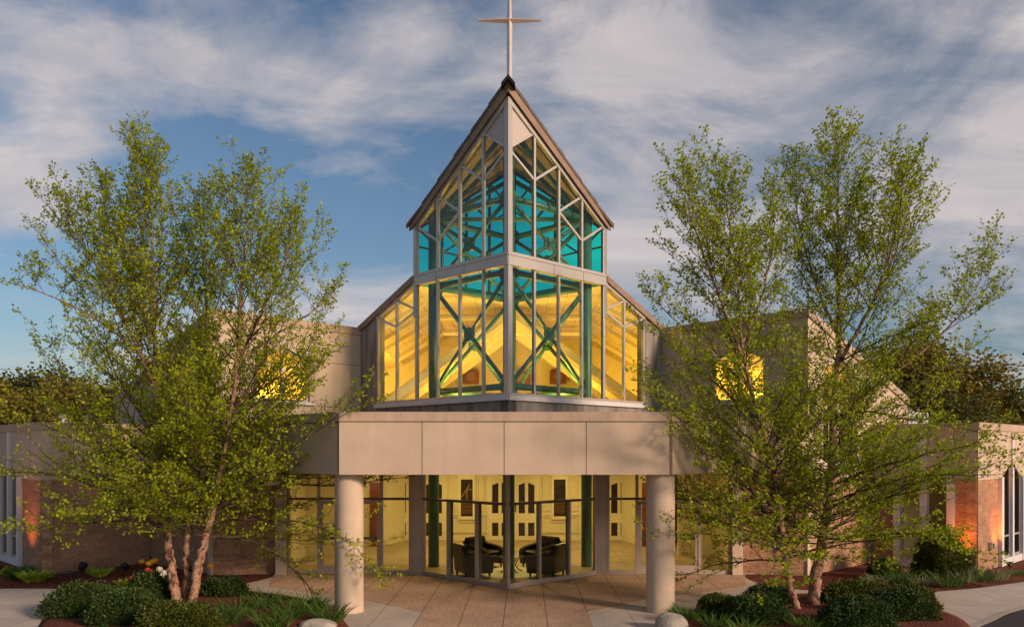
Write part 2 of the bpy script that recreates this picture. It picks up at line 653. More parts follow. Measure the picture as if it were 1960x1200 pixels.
class Face:
    """a vertical wall plane: L runs along it, off is outward"""
    def __init__(self, p0, p1):
        self.o = Vector((p0[0], p0[1], 0))
        e = Vector((p1[0], p1[1], 0))
        self.len = (e - self.o).length
        self.d = (e - self.o).normalized()
        n = Vector((self.d.y, -self.d.x, 0))
        mid = (self.o + e) / 2
        if n.dot(Vector((0, 5, 0)) - mid) < 0:
            n = -n
        self.n = n

    def __call__(self, l, z, off=0.0):
        p = self.o + self.d * l + self.n * off
        return (p.x, p.y, z)

    def fn(self):
        return lambda a, b, w: self(a, b, w)

    def uv(self):
        return lambda co: ((Vector(co) - self.o).dot(self.d), co[2])


def bar(mb, fc, a, b, w, o0, o1, mi=0):
    (l0, z0), (l1, z1) = a, b
    dx, dz = l1 - l0, z1 - z0
    q = math.hypot(dx, dz)
    px, pz = -dz / q * w / 2, dx / q * w / 2
    mb.prism([(l0 - px, z0 - pz), (l1 - px, z1 - pz), (l1 + px, z1 + pz), (l0 + px, z0 + pz)], o0, o1, fc.fn(), mi)


# ================================================================== GROUND
gm = MB(); gm.slab([(-400, -30), (400, -30), (400, 900), (-400, 900)], -0.5, -0.03)
tag(gm.build('ground', 'grass_ground'), kind='structure')
# rear mulch beds and far strip
mm = MB()
def sheet(poly, z, mat, name, z0=-0.2):
    b = MB(); b.slab(poly, z0, z)
    return tag(b.build(name, mat), kind='structure')
sheet([(-40, 14), (40, 14), (40, 32), (-40, 32)], -0.012, 'mulch', 'mulch_bed')
# pale walk: runs across in front of the rear beds, wraps the front beds
def curve(pts, n=8):
    out_ = []
    P = [Vector(p) for p in pts]
    for i in range(len(P) - 1):
        p0, p1, p2, p3 = P[max(i - 1, 0)], P[i], P[i + 1], P[min(i + 2, len(P) - 1)]
        for k in range(n):
            u = k / n
            out_.append(0.5 * ((2 * p1) + (-p0 + p2) * u + (2 * p0 - 5 * p1 + 4 * p2 - p3) * u * u + (-p0 + 3 * p1 - 3 * p2 + p3) * u ** 3))
    out_.append(P[-1])
    return out_
gx = lambda x, y: tuple(G(x, y).xy)
rear_left = [tuple(p) for p in curve([(-40, 21.4), (-22, 21.5), gx(0, 1126), gx(150, 1127), gx(330, 1124), gx(430, 1121), gx(490, 1112), gx(540, 1098)], 6)]
rear_right = [tuple(p) for p in curve([gx(1415, 1098), gx(1450, 1115), gx(1530, 1128), gx(1700, 1134), gx(1830, 1129), gx(1960, 1113), (18.5, 25.5), (27, 31)], 6)]
sheet(rear_left + [(-6.4, 24.6), (6.4, 24.6)] + rear_right + [(30, 5), (-40, 5)], 0.0, 'pale_concrete', 'sidewalk')
# brown aggregate forecourt
sheet([(-1.83, 5), (-1.83, 18.55), (-3.5, 20.2), (-5.3, 21.35), (-6.3, 22.1), (-6.9, 24.5), (-2.4, 24.6), (0, 22.0), (2.4, 24.6), (6.9, 24.5), (6.3, 22.1), (5.3, 21.35), (3.5, 20.2), (1.83, 18.55), (1.83, 5)], 0.005, 'aggregate', 'forecourt')
# front planting beds (mounded mulch)
def bed(outline, name='mulch_bed'):
    b = MB()
    c = sum((Vector(p) for p in outline), Vector((0, 0))) / len(outline)
    rings = []
    for s, z in ((1.0, -0.05), (1.0, 0.012), (0.94, 0.05), (0.75, 0.09), (0.4, 0.12)):
        rings.append([(c.x + (p[0] - c.x) * s, c.y + (p[1] - c.y) * s, z) for p in outline])
    n = len(outline)
    vs = [p for r in rings for p in r] + [(c.x, c.y, 0.13)]
    fs = []
    for k in range(len(rings) - 1):
        for i in range(n):
            j = (i + 1) % n
            fs.append((k * n + i, k * n + j, (k + 1) * n + j, (k + 1) * n + i))
    k = len(rings) - 1
    for i in range(n):
        fs.append((k * n + i, k * n + (i + 1) % n, len(vs) - 1))
    b.add(vs, fs)
    return tag(b.build(name, 'mulch', smooth=True), kind='structure')
bl = [gx(80, 1188), gx(112, 1160), gx(180, 1136), gx(290, 1126), gx(400, 1126), gx(500, 1134), gx(590, 1148), gx(640, 1172), gx(668, 1200), gx(690, 1240), gx(640, 1300), gx(300, 1330), gx(80, 1300), gx(60, 1230)]
bed([tuple(p) for p in curve(bl + [bl[0]], 4)[:-1]])
br_ = [gx(1262, 1200), gx(1300, 1180), gx(1345, 1160), gx(1400, 1146), gx(1480, 1138), gx(1600, 1136), gx(1700, 1142), gx(1770, 1158), gx(1846, 1188), gx(1850, 1230), gx(1700, 1300), gx(1400, 1300), gx(1280, 1250)]
bed([tuple(p) for p in curve(br_ + [br_[0]], 4)[:-1]])
# asphalt drive and kerb in the lower right corner
ka = [gx(1820, 1214), gx(1880, 1188), gx(1960, 1160), (17.5, 22.6), (26, 27)]
kc = curve([(p[0], p[1]) for p in ka], 8)
b = MB()
left = [Vector((p.x, p.y)) for p in kc]
nrm = []
for i, p in enumerate(left):
    d = (left[min(i + 1, len(left) - 1)] - left[max(i - 1, 0)]).normalized()
    nrm.append(Vector((d.y, -d.x)))
for i in range(len(left) - 1):
    a0, a1 = left[i], left[i + 1]
    b0, b1 = a0 + nrm[i] * 0.16, a1 + nrm[i + 1] * 0.16
    b.slab([tuple(a0), tuple(a1), tuple(b1), tuple(b0)], -0.2, 0.012)
tag(b.build('kerb', 'kerb_concrete'), kind='structure')
sheet([tuple(p + n * 0.16) for p, n in zip(left, nrm)] + [(40, 20), (40, 4), (9.5, 4)], 0.006, 'asphalt', 'asphalt_drive')

# ================================================================== CHURCH
church = empty('church_building', (0, 24, 0), 'tan stucco church with glass prow tower, flat entrance canopy and tall cross', 'building')
P_ = (5.03, 27.93)      # prow face meets flank
K_ = (8.6, 24.05)       # outer corner of the flanks
J_ = (11.55, 26.8)      # re-entrant corner to the low wings
C_ = (13.7, 24.45)      # corner of the low wings
D0 = 22.9               # upper prow corner depth
DS = 21.74              # storefront prow corner depth
DW = 24.3               # door wall depth


def mir(p, s):
    return (p[0] * s, p[1])


def rect(l0, l1, z0, z1):
    return [(l0, z0), (l1, z0), (l1, z1), (l0, z1)]


def house_wall(fc, z0, ztop, win, o0, o1, mb, mi=0):
    """wall with one house-shaped opening; ztop is a function of L"""
    l0, l1, zb, zs, za = win
    lm = (l0 + l1) / 2
    L = fc.len
    fn = fc.fn()
    mb.prism([(0, z0), (l0, z0), (l0, ztop(l0)), (0, ztop(0))], o0, o1, fn, mi)
    mb.prism([(l1, z0), (L, z0), (L, ztop(L)), (l1, ztop(l1))], o0, o1, fn, mi)
    mb.prism([(l0, z0), (l1, z0), (l1, zb), (l0, zb)], o0, o1, fn, mi)
    mb.prism([(l0, zs), (lm, za), (lm, ztop(lm)), (l0, ztop(l0))], o0, o1, fn, mi)
    mb.prism([(lm, za), (l1, zs), (l1, ztop(l1)), (lm, ztop(lm))], o0, o1, fn, mi)


def house_window(fc, win, o, parent, mat='glass', sill=True, extra=0):
    l0, l1, zb, zs, za = win
    lm = (l0 + l1) / 2
    fr = MB()
    w = 0.07
    for a, c, oo in (((l0 + .035, zb), (l0 + .035, zs), 0), ((l1 - .035, zb), (l1 - .035, zs), 0), ((l0, zb + .035), (l1, zb + .035), .004),
                     ((l0, zs - .03), (lm, za - .03), .006), ((lm, za - .03), (l1, zs - .03), .006), ((lm, zb), (lm, za - .03), .010)):
        bar(fr, fc, a, c, w, o - .05, o + .02 + oo)
    hy = (za - zs) * 1.0
    bar(fr, fc, (l0, zs - .03), (lm, zs - hy), 0.05, o - .04, o + .014)
    bar(fr, fc, (l1, zs - .03), (lm, zs - hy), 0.05, o - .04, o + .014)
    for k in range(extra):
        q = l0 + (l1 - l0) * (k + 1) / (extra + 1)
        if abs(q - lm) > 0.05:
            bar(fr, fc, (q, zb), (q, zs), 0.05, o - .04, o + .012)
    f = fr.build('window', 'frame_metal', parent)
    p = MB(); p.prism([(l0, zb), (l1, zb), (l1, zs), (lm, za), (l0, zs)], o - .03, o - .022, fc.fn())
    p.build('pane', mat, f)
    if sill:
        s = MB(); s.prism(rect(l0 - .12, l1 + .12, zb - .1, zb), -.1, .1, fc.fn())
        s.build('sill', 'trim_white', f)
    return f


def lancet_bay(fc, l0, l1, parent, zt=2.75, za=3.05, pil=0.2):
    """white-trimmed pointed window pair with a pier running up the wall between the halves"""
    lm = (l0 + l1) / 2
    tr = MB()
    fn = fc.fn()
    tr.prism(rect(l0 - pil, l0, 0, zt + .02), -.1, .09, fn)
    tr.prism(rect(l1, l1 + pil, 0, zt + .02), -.1, .09, fn)
    tr.prism(rect(lm - pil * .45, lm + pil * .45, 0.22, 4.18), -.1, .075, fn)
    tr.prism(rect(l0, l1, 0.0, 0.22), -.12, .06, fn)
    f = tr.build('lancet_window', 'trim_white', parent)
    fr = MB()
    for sgn in (-1, 1):
        a = l0 if sgn < 0 else l1
        m_ = lm + sgn * pil * .45
        for c0, c1 in (((a - sgn * .03, .22), (a - sgn * .03, zt)), ((m_ + sgn * .03, .22), (m_ + sgn * .03, za)), ((a, zt), (m_, za)), ((a, .9), (m_, .9)), ((a, .26), (m_, .26))):
            bar(fr, fc, c0, c1, 0.055, -.07, -.01)
    fr.build('frame', 'frame_metal', f)
    p = MB()
    p.prism([(l0, .22), (lm, .22), (lm, za + .1), (l0, zt)], -.05, -.042, fn)
    p.prism([(lm + .001, .22), (l1, .22), (l1, zt), (lm + .001, za + .1)], -.05, -.042, fn)
    p.build('pane', 'glass_dark', f)
    return f


# ---- high flanks, outer high walls, low wings -- both sides
for s in (-1, 1):
    # flank: K -> P, faces the forecourt
    fk = Face(mir(K_, s), mir(P_, s))
    wn = (1.45, 3.32, 5.12, 6.42, 6.80)
    mb = MB()
    house_wall(fk, 4.0, lambda l: 7.44, wn, -.3, 0.0, mb)
    for z in (5.0, 6.42):
        mb.prism(rect(0, 1.40, z - .008, z + .008), -.01, .003, fk.fn(), 1)
        mb.prism(rect(3.37, fk.len, z - .008, z + .008), -.01, .003, fk.fn(), 1)
    mb.build('wall', ['stucco', 'joint_dark'], church)
    cp = MB(); cp.prism(rect(-.04, fk.len + .1, 7.44, 7.68), -.34, .05, fk.fn())
    cp.build('coping', 'stucco_cap', church)
    house_window(fk, wn, -.12, church)
    # outer high wall: K -> beyond J, raking top, window
    fo = Face(mir(K_, s), mir((K_[0] + 5.0, K_[1] + 4.664), s))
    wo_ = (0.9, 3.1, 3.25, 5.9, 6.45)
    tp = lambda l: 7.44 - 0.335 * l
    mb = MB(); house_wall(fo, 2.76, tp, wo_, -.3, 0.0, mb)
    mb.build('wall', 'stucco', church)
    cp = MB(); cp.prism([(-.04, tp(0)), (fo.len, tp(fo.len)), (fo.len, tp(fo.len) + .26), (-.04, tp(0) + .24)], -.34, .06, fo.fn())
    cp.build('coping', 'stucco_cap', church)
    house_window(fo, wo_, -.12, church, extra=3)
    ex, ey = K_[0] + 5.0, K_[1] + 4.664
    mb = MB(); mb.slab([mir((ex - .3, ey + .1), s), mir((ex, ey + .05), s), mir((ex, 38), s), mir((ex - .3, 38), s)], 3.9, tp(fo.len))
    mb.build('wall', 'stucco', church)
    rf2 = MB(); rf2.add([mir((8.6, 24.5), s) + (7.35,), mir((ex - .1, ey + .2), s) + (tp(fo.len) + .02,), mir((ex - .1, 38.1), s) + (tp(fo.len) + .02,), mir((8.6, 38.1), s) + (7.35,),
                         mir((8.6, 24.5), s) + (7.25,), mir((ex - .1, ey + .2), s) + (tp(fo.len) - .08,), mir((ex - .1, 38.1), s) + (tp(fo.len) - .08,), mir((8.6, 38.1), s) + (7.25,)],
                        [(0, 1, 2, 3), (7, 6, 5, 4), (0, 4, 5, 1), (1, 5, 6, 2), (2, 6, 7, 3), (3, 7, 4, 0)])
    rf2.build('roof_slope', 'roof_membrane', church)
    # block base under it: K -> J
    f2 = Face(mir(K_, s), mir(J_, s))
    mb = MB(); mb.prism(rect(0, f2.len, -.1, 2.75), -.3, -.03, f2.fn())
    mb.build('block_wall', 'block', church, uvfn=f2.uv())
    # pale corner quoin strip
    q = MB(); q.prism(rect(-.02, .16, -.1, 2.75), -.2, .0, f2.fn())
    q.build('corner_strip', 'stucco', church)
    # wall beside the doors under the canopy
    f3 = Face(mir(K_, s), (s * 6.72, 24.5))
    mb = MB(); mb.prism(rect(0.02, f3.len, -.1, 3.6), -.3, -.03, f3.fn())
    mb.build('block_wall', 'block', church, uvfn=f3.uv())
    pl = MB(); pl.box((s * 6.60, 24.30, 1.6), (.3, .34, 3.2))
    pl.build('pilaster', 'stucco', church)
    # low wing wall J -> C
    f1 = Face(mir(J_, s), mir(C_, s))
    lan = (0.95, 2.35) if s > 0 else None
    bw, st = MB(), MB()
    fn = f1.fn()
    if lan:
        l0, l1 = lan
        for a, c in ((0, l0 - .2), (l1 + .2, f1.len)):
            bw.prism(rect(a, c, -.1, 2.72), -.3, -.03, fn)
        lm = (l0 + l1) / 2
        st.prism(rect(0, l0, 2.72, 4.2), -.3, .02, fn); st.prism(rect(l1, f1.len + .02, 2.72, 4.2), -.3, .02, fn)
        st.prism([(l0, 2.75), (lm, 3.05), (lm, 4.2), (l0, 4.2)], -.3, .02, fn)
        st.prism([(lm, 3.05), (l1, 2.75), (l1, 4.2), (lm, 4.2)], -.3, .02, fn)
    else:
        bw.prism(rect(0, f1.len, -.1, 2.72), -.3, -.03, fn)
        st.prism(rect(0, f1.len + .02, 2.72, 4.2), -.3, .02, fn)
    bw.build_each('block_wall', 'block', church, uvfn=f1.uv())
    for l in ((0.55, 2.9) if s > 0 else (1.1, 2.3)):
        st.prism(rect(l - .008, l + .008, 2.74, 4.2), 0, .023, fn, 1)
    st.build('wall', ['stucco', 'joint_dark'], church)
    if lan:
        lancet_bay(f1, *lan, church)
    cp = MB(); cp.prism(rect(-.02, f1.len + .06, 4.2, 4.42), -.34, .06, fn)
    cp.build('coping', 'stucco_cap', church)
    # low wing wall C -> away, second lancet bay
    f4 = Face(mir(C_, s), mir((C_[0] + 7.5, C_[1] + 7.5), s))
    fn = f4.fn()
    l0, l1 = 2.25, 4.35
    lm = (l0 + l1) / 2
    bw, st = MB(), MB()
    bw.prism(rect(.0, l0 - .2, -.1, 2.72), -.3, -.03, fn); bw.prism(rect(l1 + .2, f4.len, -.1, 2.72), -.3, -.03, fn)
    st.prism(rect(-.02, l0, 2.72, 4.2), -.3, .02, fn); st.prism(rect(l1, f4.len, 2.72, 4.2), -.3, .02, fn)
    st.prism([(l0, 2.75), (lm, 3.25), (lm, 4.2), (l0, 4.2)], -.3, .02, fn)
    st.prism([(lm, 3.25), (l1, 2.75), (l1, 4.2), (lm, 4.2)], -.3, .02, fn)
    bw.build_each('block_wall', 'block', church, uvfn=f4.uv())
    for l in (1.1, 5.2, 6.6):
        st.prism(rect(l - .008, l + .008, 2.74, 4.2), 0, .023, fn, 1)
    st.build('wall', ['stucco', 'joint_dark'], church)
    lancet_bay(f4, l0, l1, church, 2.75, 3.25)
    cp = MB(); cp.prism(rect(-.06, f4.len, 4.2, 4.42), -.34, .06, fn)
    cp.build('coping', 'stucco_cap', church)
    # low wing roof deck, floor and inner wall
    rf = MB(); rf.slab([mir((J_[0] + .25, J_[1] + .25), s), mir((C_[0], C_[1] + .5), s), mir((C_[0] + 7.1, C_[1] + 7.9), s), mir((C_[0] + 7.1, 40), s), mir((12, 40), s)][::1], 3.9, 4.1)
    rf.build('roof_deck', 'roof_membrane', church)
    iw = MB(); iw.slab([mir((12.3, 29.4), s), mir((16.6, 29.4), s), mir((16.6, 29.6), s), mir((12.3, 29.6), s)], 0, 3.9)
    iw.slab([mir((12.3, 27.2), s), mir((12.5, 27.2), s), mir((12.5, 29.4), s), mir((12.3, 29.4), s)], 0, 3.9)
    iw.slab([mir((12.3, 26.3), s), mir((13.7, 25), s), mir((18, 29.3), s), mir((12.6, 29.3), s)], -.1, 0.02)
    iw.build_each('wing_room', 'cream_wall', church)

# ---- canopy
cano = [(-3.58, 18.13), (3.58, 18.13), (8.45, 23.0), (8.6, 24.05)]
for i, (a, c) in enumerate((((-3.58, 18.13), (3.58, 18.13)), ((3.58, 18.13), (8.5, 23.05)), ((-3.58, 18.13), (-8.5, 23.05)))):
    fc = Face(a, c)
    e = 0.12 if i else 0.0
    fa = MB(); fa.prism([(e * 1.03, 3.06), (fc.len, 3.06), (fc.len, 4.2), (e * 1.03, 4.2)] if i else rect(0, fc.len, 3.06, 4.2), -.3, 0, fc.fn())
    cp = MB(); cp.prism(rect(0 if not i else .05, fc.len, 4.215, 4.42), -.34, .035 if not i else .03, fc.fn())
    cp.build('coping', 'stucco_cap', church)
    jn = fa
    jn.prism(rect(0.0, fc.len, 4.2, 4.215), -.3, -.012, fc.fn(), 1)
    if i == 0:
        for x in (-1.78, 0.0, 1.78):
            jn.prism(rect(x + 3.58 - .007, x + 3.58 + .007, 3.062, 4.2), -.1, .003, fc.fn(), 1)
    else:
        for l in (2.3, 4.6):
            jn.prism(rect(l - .007, l + .007, 3.062, 4.2), -.1, .003, fc.fn(), 1)
    fa.build('canopy_fascia', ['stucco', 'joint_dark'], church)
sf = MB(); sf.slab([(-3.5, 18.4), (3.5, 18.4), (8.2, 23.1), (8.3, 24.2), (6.5, 24.6), (6.5, 24.55), (-6.5, 24.55), (-6.5, 24.6), (-8.3, 24.2), (-8.2, 23.1)], 3.25, 3.35)
sf.build('canopy_soffit', 'soffit', church)
sf = MB(); sf.slab([(-3.5, 18.4), (3.5, 18.4), (8.2, 23.1), (8.4, 24.1), (5.2, 27.6), (0, 22.7), (-5.2, 27.6), (-8.4, 24.1), (-8.2, 23.1)], 3.95, 4.08)
sf.build('canopy_roof', 'roof_membrane', church)
for s in (-1, 1):
    c = MB(); c.lathe([(0.325, -.1), (0.325, 0.04), (.318, .05), (0.318, 3.3)], (s * 3.475, 18.66, 0), 40)
    c.build('column', 'stucco', church, smooth=False)
    for p in church.children:
        pass

# ---- storefront
def front_glass(fc, verts, bays_low, zt, parent, name='storefront', l_end=None):
    pass


def pane_box(fc, poly, o=-.01):
    p = MB(); p.prism(poly, o - .006, o + .002, fc.fn()); return p


ZT = 2.19
for s in (-1, 1):
    # prow storefront
    fc = Face((0, DS), (s * 2.5, DS + 2.5))
    L = fc.len
    fr = MB()
    bar(fr, fc, (0.02, .06), (L, .06), .12, -.06, .05)
    bar(fr, fc, (0.02, ZT), (L, ZT), .07, -.05, .046, 1)
    for q in (.85 * S2, 1.69 * S2):
        bar(fr, fc, (q, .12), (q, ZT - .03), .075, -.055, .04)
        bar(fr, fc, (q + .03 * s, .12), (q + .03 * s, ZT - .03), .03, -.14, -.06, 1)
    bar(fr, fc, (L - .03, .12), (L - .03, 3.25), .06, -.055, .048)
    st_ = fr.build('storefront', ['door_frame', 'frame_dark'], church)
    gp = MB(); gp.prism([(0.04, .12), (L - .03, .12), (L - .03, 3.25), (0.04, 3.25)], -.012, -.004, fc.fn())
    gp.build('pane', 'glass', st_)
    # thick post where prow meets the door wall
    po = MB(); po.box((s * 2.66, DW + .02, 1.62), (.34, .26, 3.26))
    po.box((s * 2.86, DW - .02, 1.62), (.05, .2, 3.24))
    po.build('post', 'frame_dark' if False else 'door_frame', church)
    # door wall
    fw = Face((s * 2.85, DW), (s * 6.45, DW))
    fr = MB()
    xs = [0.0, 0.86, 2.68, 3.58]
    bar(fr, fw, (0, ZT), (3.58, ZT), .07, -.05, .05, 1)
    bar(fr, fw, (0.03, .0), (0.03, 3.25), .07, -.05, .045)
    bar(fr, fw, (3.55, .0), (3.55, 3.25), .07, -.05, .045)
    for q in (.86, 2.68):
        bar(fr, fw, (q, .0), (q, 3.25), .09, -.05, .046)
    bar(fr, fw, (0.07, .06), (.81, .06), .12, -.05, .04)
    bar(fr, fw, (2.73, .06), (3.5, .06), .12, -.05, .04)
    e_ = fr.build('entrance_frame', ['door_frame', 'frame_dark'], church)
    gp = MB()
    for a, c in ((.06, .82), (2.72, 3.52)):
        gp.prism(rect(a, c, .12, ZT - .03), -.012, -.004, fw.fn())
    gp.prism(rect(.06, 3.52, ZT + .03, 3.25), -.012, -.004, fw.fn())
    gp.build('pane', 'glass', e_)
    for a, c, hs in ((.91, 1.765, 1), (1.775, 2.63, -1)):
        d = MB()
        z1 = 2.14
        bar(d, fw, (a + .04, .02), (a + .04, z1), .08, -.03, .03)
        bar(d, fw, (c - .04, .02), (c - .04, z1), .08, -.03, .03)
        bar(d, fw, (a + .08, .14), (c - .08, .14), .24, -.028, .028)
        bar(d, fw, (a + .08, z1 - .05), (c - .08, z1 - .05), .10, -.028, .028)
        do = d.build('door', 'door_frame', church)
        g2 = MB(); g2.prism(rect(a + .08, c - .08, .26, z1 - .10), -.008, 0, fw.fn())
        g2.build('pane', 'glass', do)
        h = MB()
        bar(h, fw, (a + .08, 1.04), (c - .08, 1.04), .07, -.09, -.05)
        h.build('push_bar', 'green_steel', do)
        h = MB()
        q = c - .13 if hs > 0 else a + .13
        h.tube([fw(q, .85, .03), fw(q, .9, .08), fw(q, 1.2, .08), fw(q, 1.25, .03)], .014, 8)
        h.build('handle', 'frame_metal', do)
cp = MB(); cp.prism([(-.07, DS + .03), (0, DS - .07), (.07, DS + .03), (0, DS + .12)], 0, 3.25, lambda a, b, w: (a, b, w))
cp.build('corner_post', 'door_frame', church)

# ---- upper prow glazing
SP = .72
kk = S2
def zroof_t(sx):   # top of tower glazing at plan distance sx
    return 13.32 - 0.965 * sx
def zroof_l(sx):   # lower rake beyond the tower
    return 8.80 - 0.60 * (sx - 2.92)
ZSILL, ZB0, ZB1 = 5.04, 8.67, 8.97
for s in (-1, 1):
    fc = Face((0, D0), (s * 6, D0 + 6))
    # grey base wall and end panel
    mb = MB(); mb.prism(rect(0.0, 5.03 * kk, 3.9, ZSILL - .07), -.3, -.0, fc.fn())
    mb.prism([(4.36 * kk, ZSILL - .07), (5.03 * kk, ZSILL - .07), (5.03 * kk, zroof_l(5.03)), (4.36 * kk, zroof_l(4.36))], -.3, -.0, fc.fn())
    mb.build('prow_wall', 'concrete_grey', church)
    sl = MB(); sl.prism(rect(-.03, 4.42 * kk, ZSILL - .07, ZSILL + .06), -.12, .08, fc.fn())
    fr = MB()
    for i in range(7):
        sx = i * SP
        top = ZB0 + .05 if sx < 2.9 else zroof_l(sx) - .02
        if i == 0:
            continue
        wid = .10 if i == 4 else .075
        bar(fr, fc, (sx * kk, ZSILL + .06), (sx * kk, top), wid, -.06, .03)
    bar(fr, fc, (.03, ZSILL + .10), (4.36 * kk, ZSILL + .10), .08, -.06, .036)
    # wing diagonals and rake frame
    bar(fr, fc, (2.9 * kk, zroof_l(2.9) - .05), (4.36 * kk, zroof_l(4.36) - .05), .10, -.06, .04)
    bar(fr, fc, (4.32 * kk, zroof_l(4.32) - .08), (3.6 * kk, 7.50), .06, -.05, .024)
    bar(fr, fc, (3.6 * kk, zroof_l(3.6) - .06), (2.88 * kk, 7.93), .06, -.05, .024)
    bar(fr, fc, (2.88 * kk, 7.93), (3.6 * kk, 7.50), .06, -.05, .022)
    cw = fr.build('lower_curtain_wall', 'frame_metal', church)
    sl.build('sill', 'trim_white', cw)
    g = MB(); g.prism([(.05, ZSILL), (4.32 * kk, ZSILL), (4.32 * kk, zroof_l(4.32)), (2.9 * kk, zroof_l(2.9)), (2.9 * kk, ZB0 + .02), (.05, ZB0 + .02)], -.02, -.012, fc.fn())
    g.build('pane', 'glass', cw)
    # band
    bd = MB(); bd.prism(rect(-.05, 2.96 * kk, ZB0, ZB1), -.14, .07, fc.fn())
    bd.prism(rect(-.06, 2.97 * kk, ZB1 - .03, ZB1 + .02), -.14, .09, fc.fn())
    bj = bd
    for q in (1.25, 2.16):
        bj.prism(rect(q * kk - .006, q * kk + .006, ZB0, ZB1 - .03), 0, .073, fc.fn(), 1)
    bd.build('band', ['frame_metal', 'joint_dark'], church)
    # tower glazing
    fr = MB()
    for i in range(1, 5):
        sx = i * SP
        bar(fr, fc, (sx * kk, ZB1), (sx * kk, zroof_t(sx)), .10 if i == 4 else .075, -.06, .03)
    bar(fr, fc, (.0, zroof_t(0) - .12), (2.92 * kk, zroof_t(2.92) - .06), .15, -.06, .05)
    bar(fr, fc, (.03, ZB1 + .04), (2.9 * kk, ZB1 + .04), .07, -.06, .034)
    dz = [((.72, 12.55), (0, 11.86)), ((0, 11.86), (.72, 11.22)), ((1.44, 11.90), (.72, 11.22)), ((2.16, 11.20), (1.44, 10.54)), ((1.44, 10.54), (2.16, 9.87)), ((2.88, 10.5), (2.16, 9.87))]
    for n_, (a, c) in enumerate(dz):
        bar(fr, fc, (a[0] * kk, a[1]), (c[0] * kk, c[1]), .065, -.05, .020 + .002 * (n_ % 3))
    tw = fr.build('tower_curtain_wall', 'frame_metal', church)
    lv = MB(); lv.prism([(0.05, 11.92), (.70 * kk, 12.55), (0.05, 13.2)], -.05, -.005, fc.fn())
    lv.build('louvre_panel', 'louvre', tw)
    g = MB(); g.prism([(.05, ZB1), (2.88 * kk, ZB1), (2.88 * kk, zroof_t(2.88)), (.70 * kk, zroof_t(.70)), (.70 * kk, 12.5), (.05, 11.88)], -.02, -.012, fc.fn())
    g.build('pane', 'glass', tw)
    # rear tower glazing, tinted blue-green
    fb = Face((0, D0 + 5.84), (s * 2.92, D0 + 2.92))
    fr = MB()
    for i in range(0, 5):
        sx = i * SP
        bar(fr, fb, (sx * kk, 8.9), (sx * kk, zroof_t(sx)), .07, -.05, .02)
    bar(fr, fb, (0, zroof_t(0) - .1), (2.92 * kk, zroof_t(2.92) - .1), .12, -.05, .03)
    bar(fr, fb, (0, 9.9), (2.92 * kk, 9.9), .05, -.04, .012)
    for n_, (a, c) in enumerate(dz):
        bar(fr, fb, (a[0] * kk, a[1]), (c[0] * kk, c[1]), .05, -.04, .014 + .002 * (n_ % 3))
    rw = fr.build('rear_curtain_wall', 'frame_dark', church)
    g = MB(); g.prism([(.0, 8.7), (2.9 * kk, 8.7), (2.9 * kk, zroof_t(2.9)), (0, zroof_t(0))], -.02, -.012, fb.fn())
    g.build('pane', 'glass_teal', rw)
    # lower rake fascia and roof plane beyond the tower
    ra = MB(); ra.prism([(2.93 * kk, zroof_l(2.93)), (5.08 * kk, zroof_l(5.08)), (5.08 * kk, zroof_l(5.08) + .20), (2.93 * kk, zroof_l(2.93) + .20)], -.3, .10, fc.fn())
    ra.build('rake_fascia', 'roof_fascia', church)
    rp = MB()
    def rz(x): return 8.80 - .60 * (x - 2.92)
    xs = [2.95, 5.0]
    vs = []
    for z_ in (0.02, .18):
        vs += [(s * 2.95, D0 + 3.15, rz(2.95) + z_), (s * 5.0, D0 + 5.25, rz(5.0) + z_), (s * 5.0, 38, rz(5.0) + z_), (s * 2.95, 38, rz(2.95) + z_)]
    rp.add(vs, [(0, 3, 2, 1), (4, 5, 6, 7), (0, 1, 5, 4), (1, 2, 6, 5), (2, 3, 7, 6), (3, 0, 4, 7)])
    rp.build('main_roof', 'roof_membrane', church)
    # hall ceiling boards on that slope, with rafters
    ce = MB()
    vs = []
    for z_ in (-.06, 0.0):
        vs += [(s * 2.95, D0 + 3.25, rz(2.95) + z_), (s * 5.0, D0 + 5.35, rz(5.0) + z_), (s * 5.0, 37.9, rz(5.0) + z_), (s * 2.95, 37.9, rz(2.95) + z_)]
    ce.add(vs, [(0, 3, 2, 1), (4, 5, 6, 7), (0, 1, 5, 4), (1, 2, 6, 5), (2, 3, 7, 6), (3, 0, 4, 7)])
    vs = []
    for z_ in (-.06, 0.0):
        vs += [(s * 5.0, 28.2, rz(5.0) + z_), (s * 8.5, 24.4, 7.15 + z_), (s * 11.5, 27.2, 5.75 + z_), (s * 11.5, 37.9, 5.75 + z_), (s * 5.0, 37.9, rz(5.0) + z_)]
    ce.add(vs, [(4, 3, 2, 1, 0), (5, 6, 7, 8, 9), (0, 1, 6, 5), (1, 2, 7, 6), (2, 3, 8, 7), (3, 4, 9, 8), (4, 0, 5, 9)])
    ce.build('hall_ceiling', 'ceiling_panel', church)
    for y in (28.6, 30.4, 32.2, 34.0, 35.8):
        rb = MB()
        x1 = min(y - D0 - .5, 5.0)
        for a, c in (((2.95, rz(2.95)), (x1, rz(x1))),):
            p0, p1 = Vector((s * a[0], y, a[1] - .2)), Vector((s * c[0], y, c[1] - .2))
            vs = [(p0.x, y - .09, p0.z), (p1.x, y - .09, p1.z), (p1.x, y + .09, p1.z), (p0.x, y + .09, p0.z),
                  (p0.x, y - .09, p0.z + .14), (p1.x, y - .09, p1.z + .14), (p1.x, y + .09, p1.z + .14), (p0.x, y + .09, p0.z + .14)]
            rb.add(vs, [(0, 3, 2, 1), (4, 5, 6, 7), (0, 1, 5, 4), (1, 2, 6, 5), (2, 3, 7, 6), (3, 0, 4, 7)])
        rb.build('rafter', 'cream_trim', church)
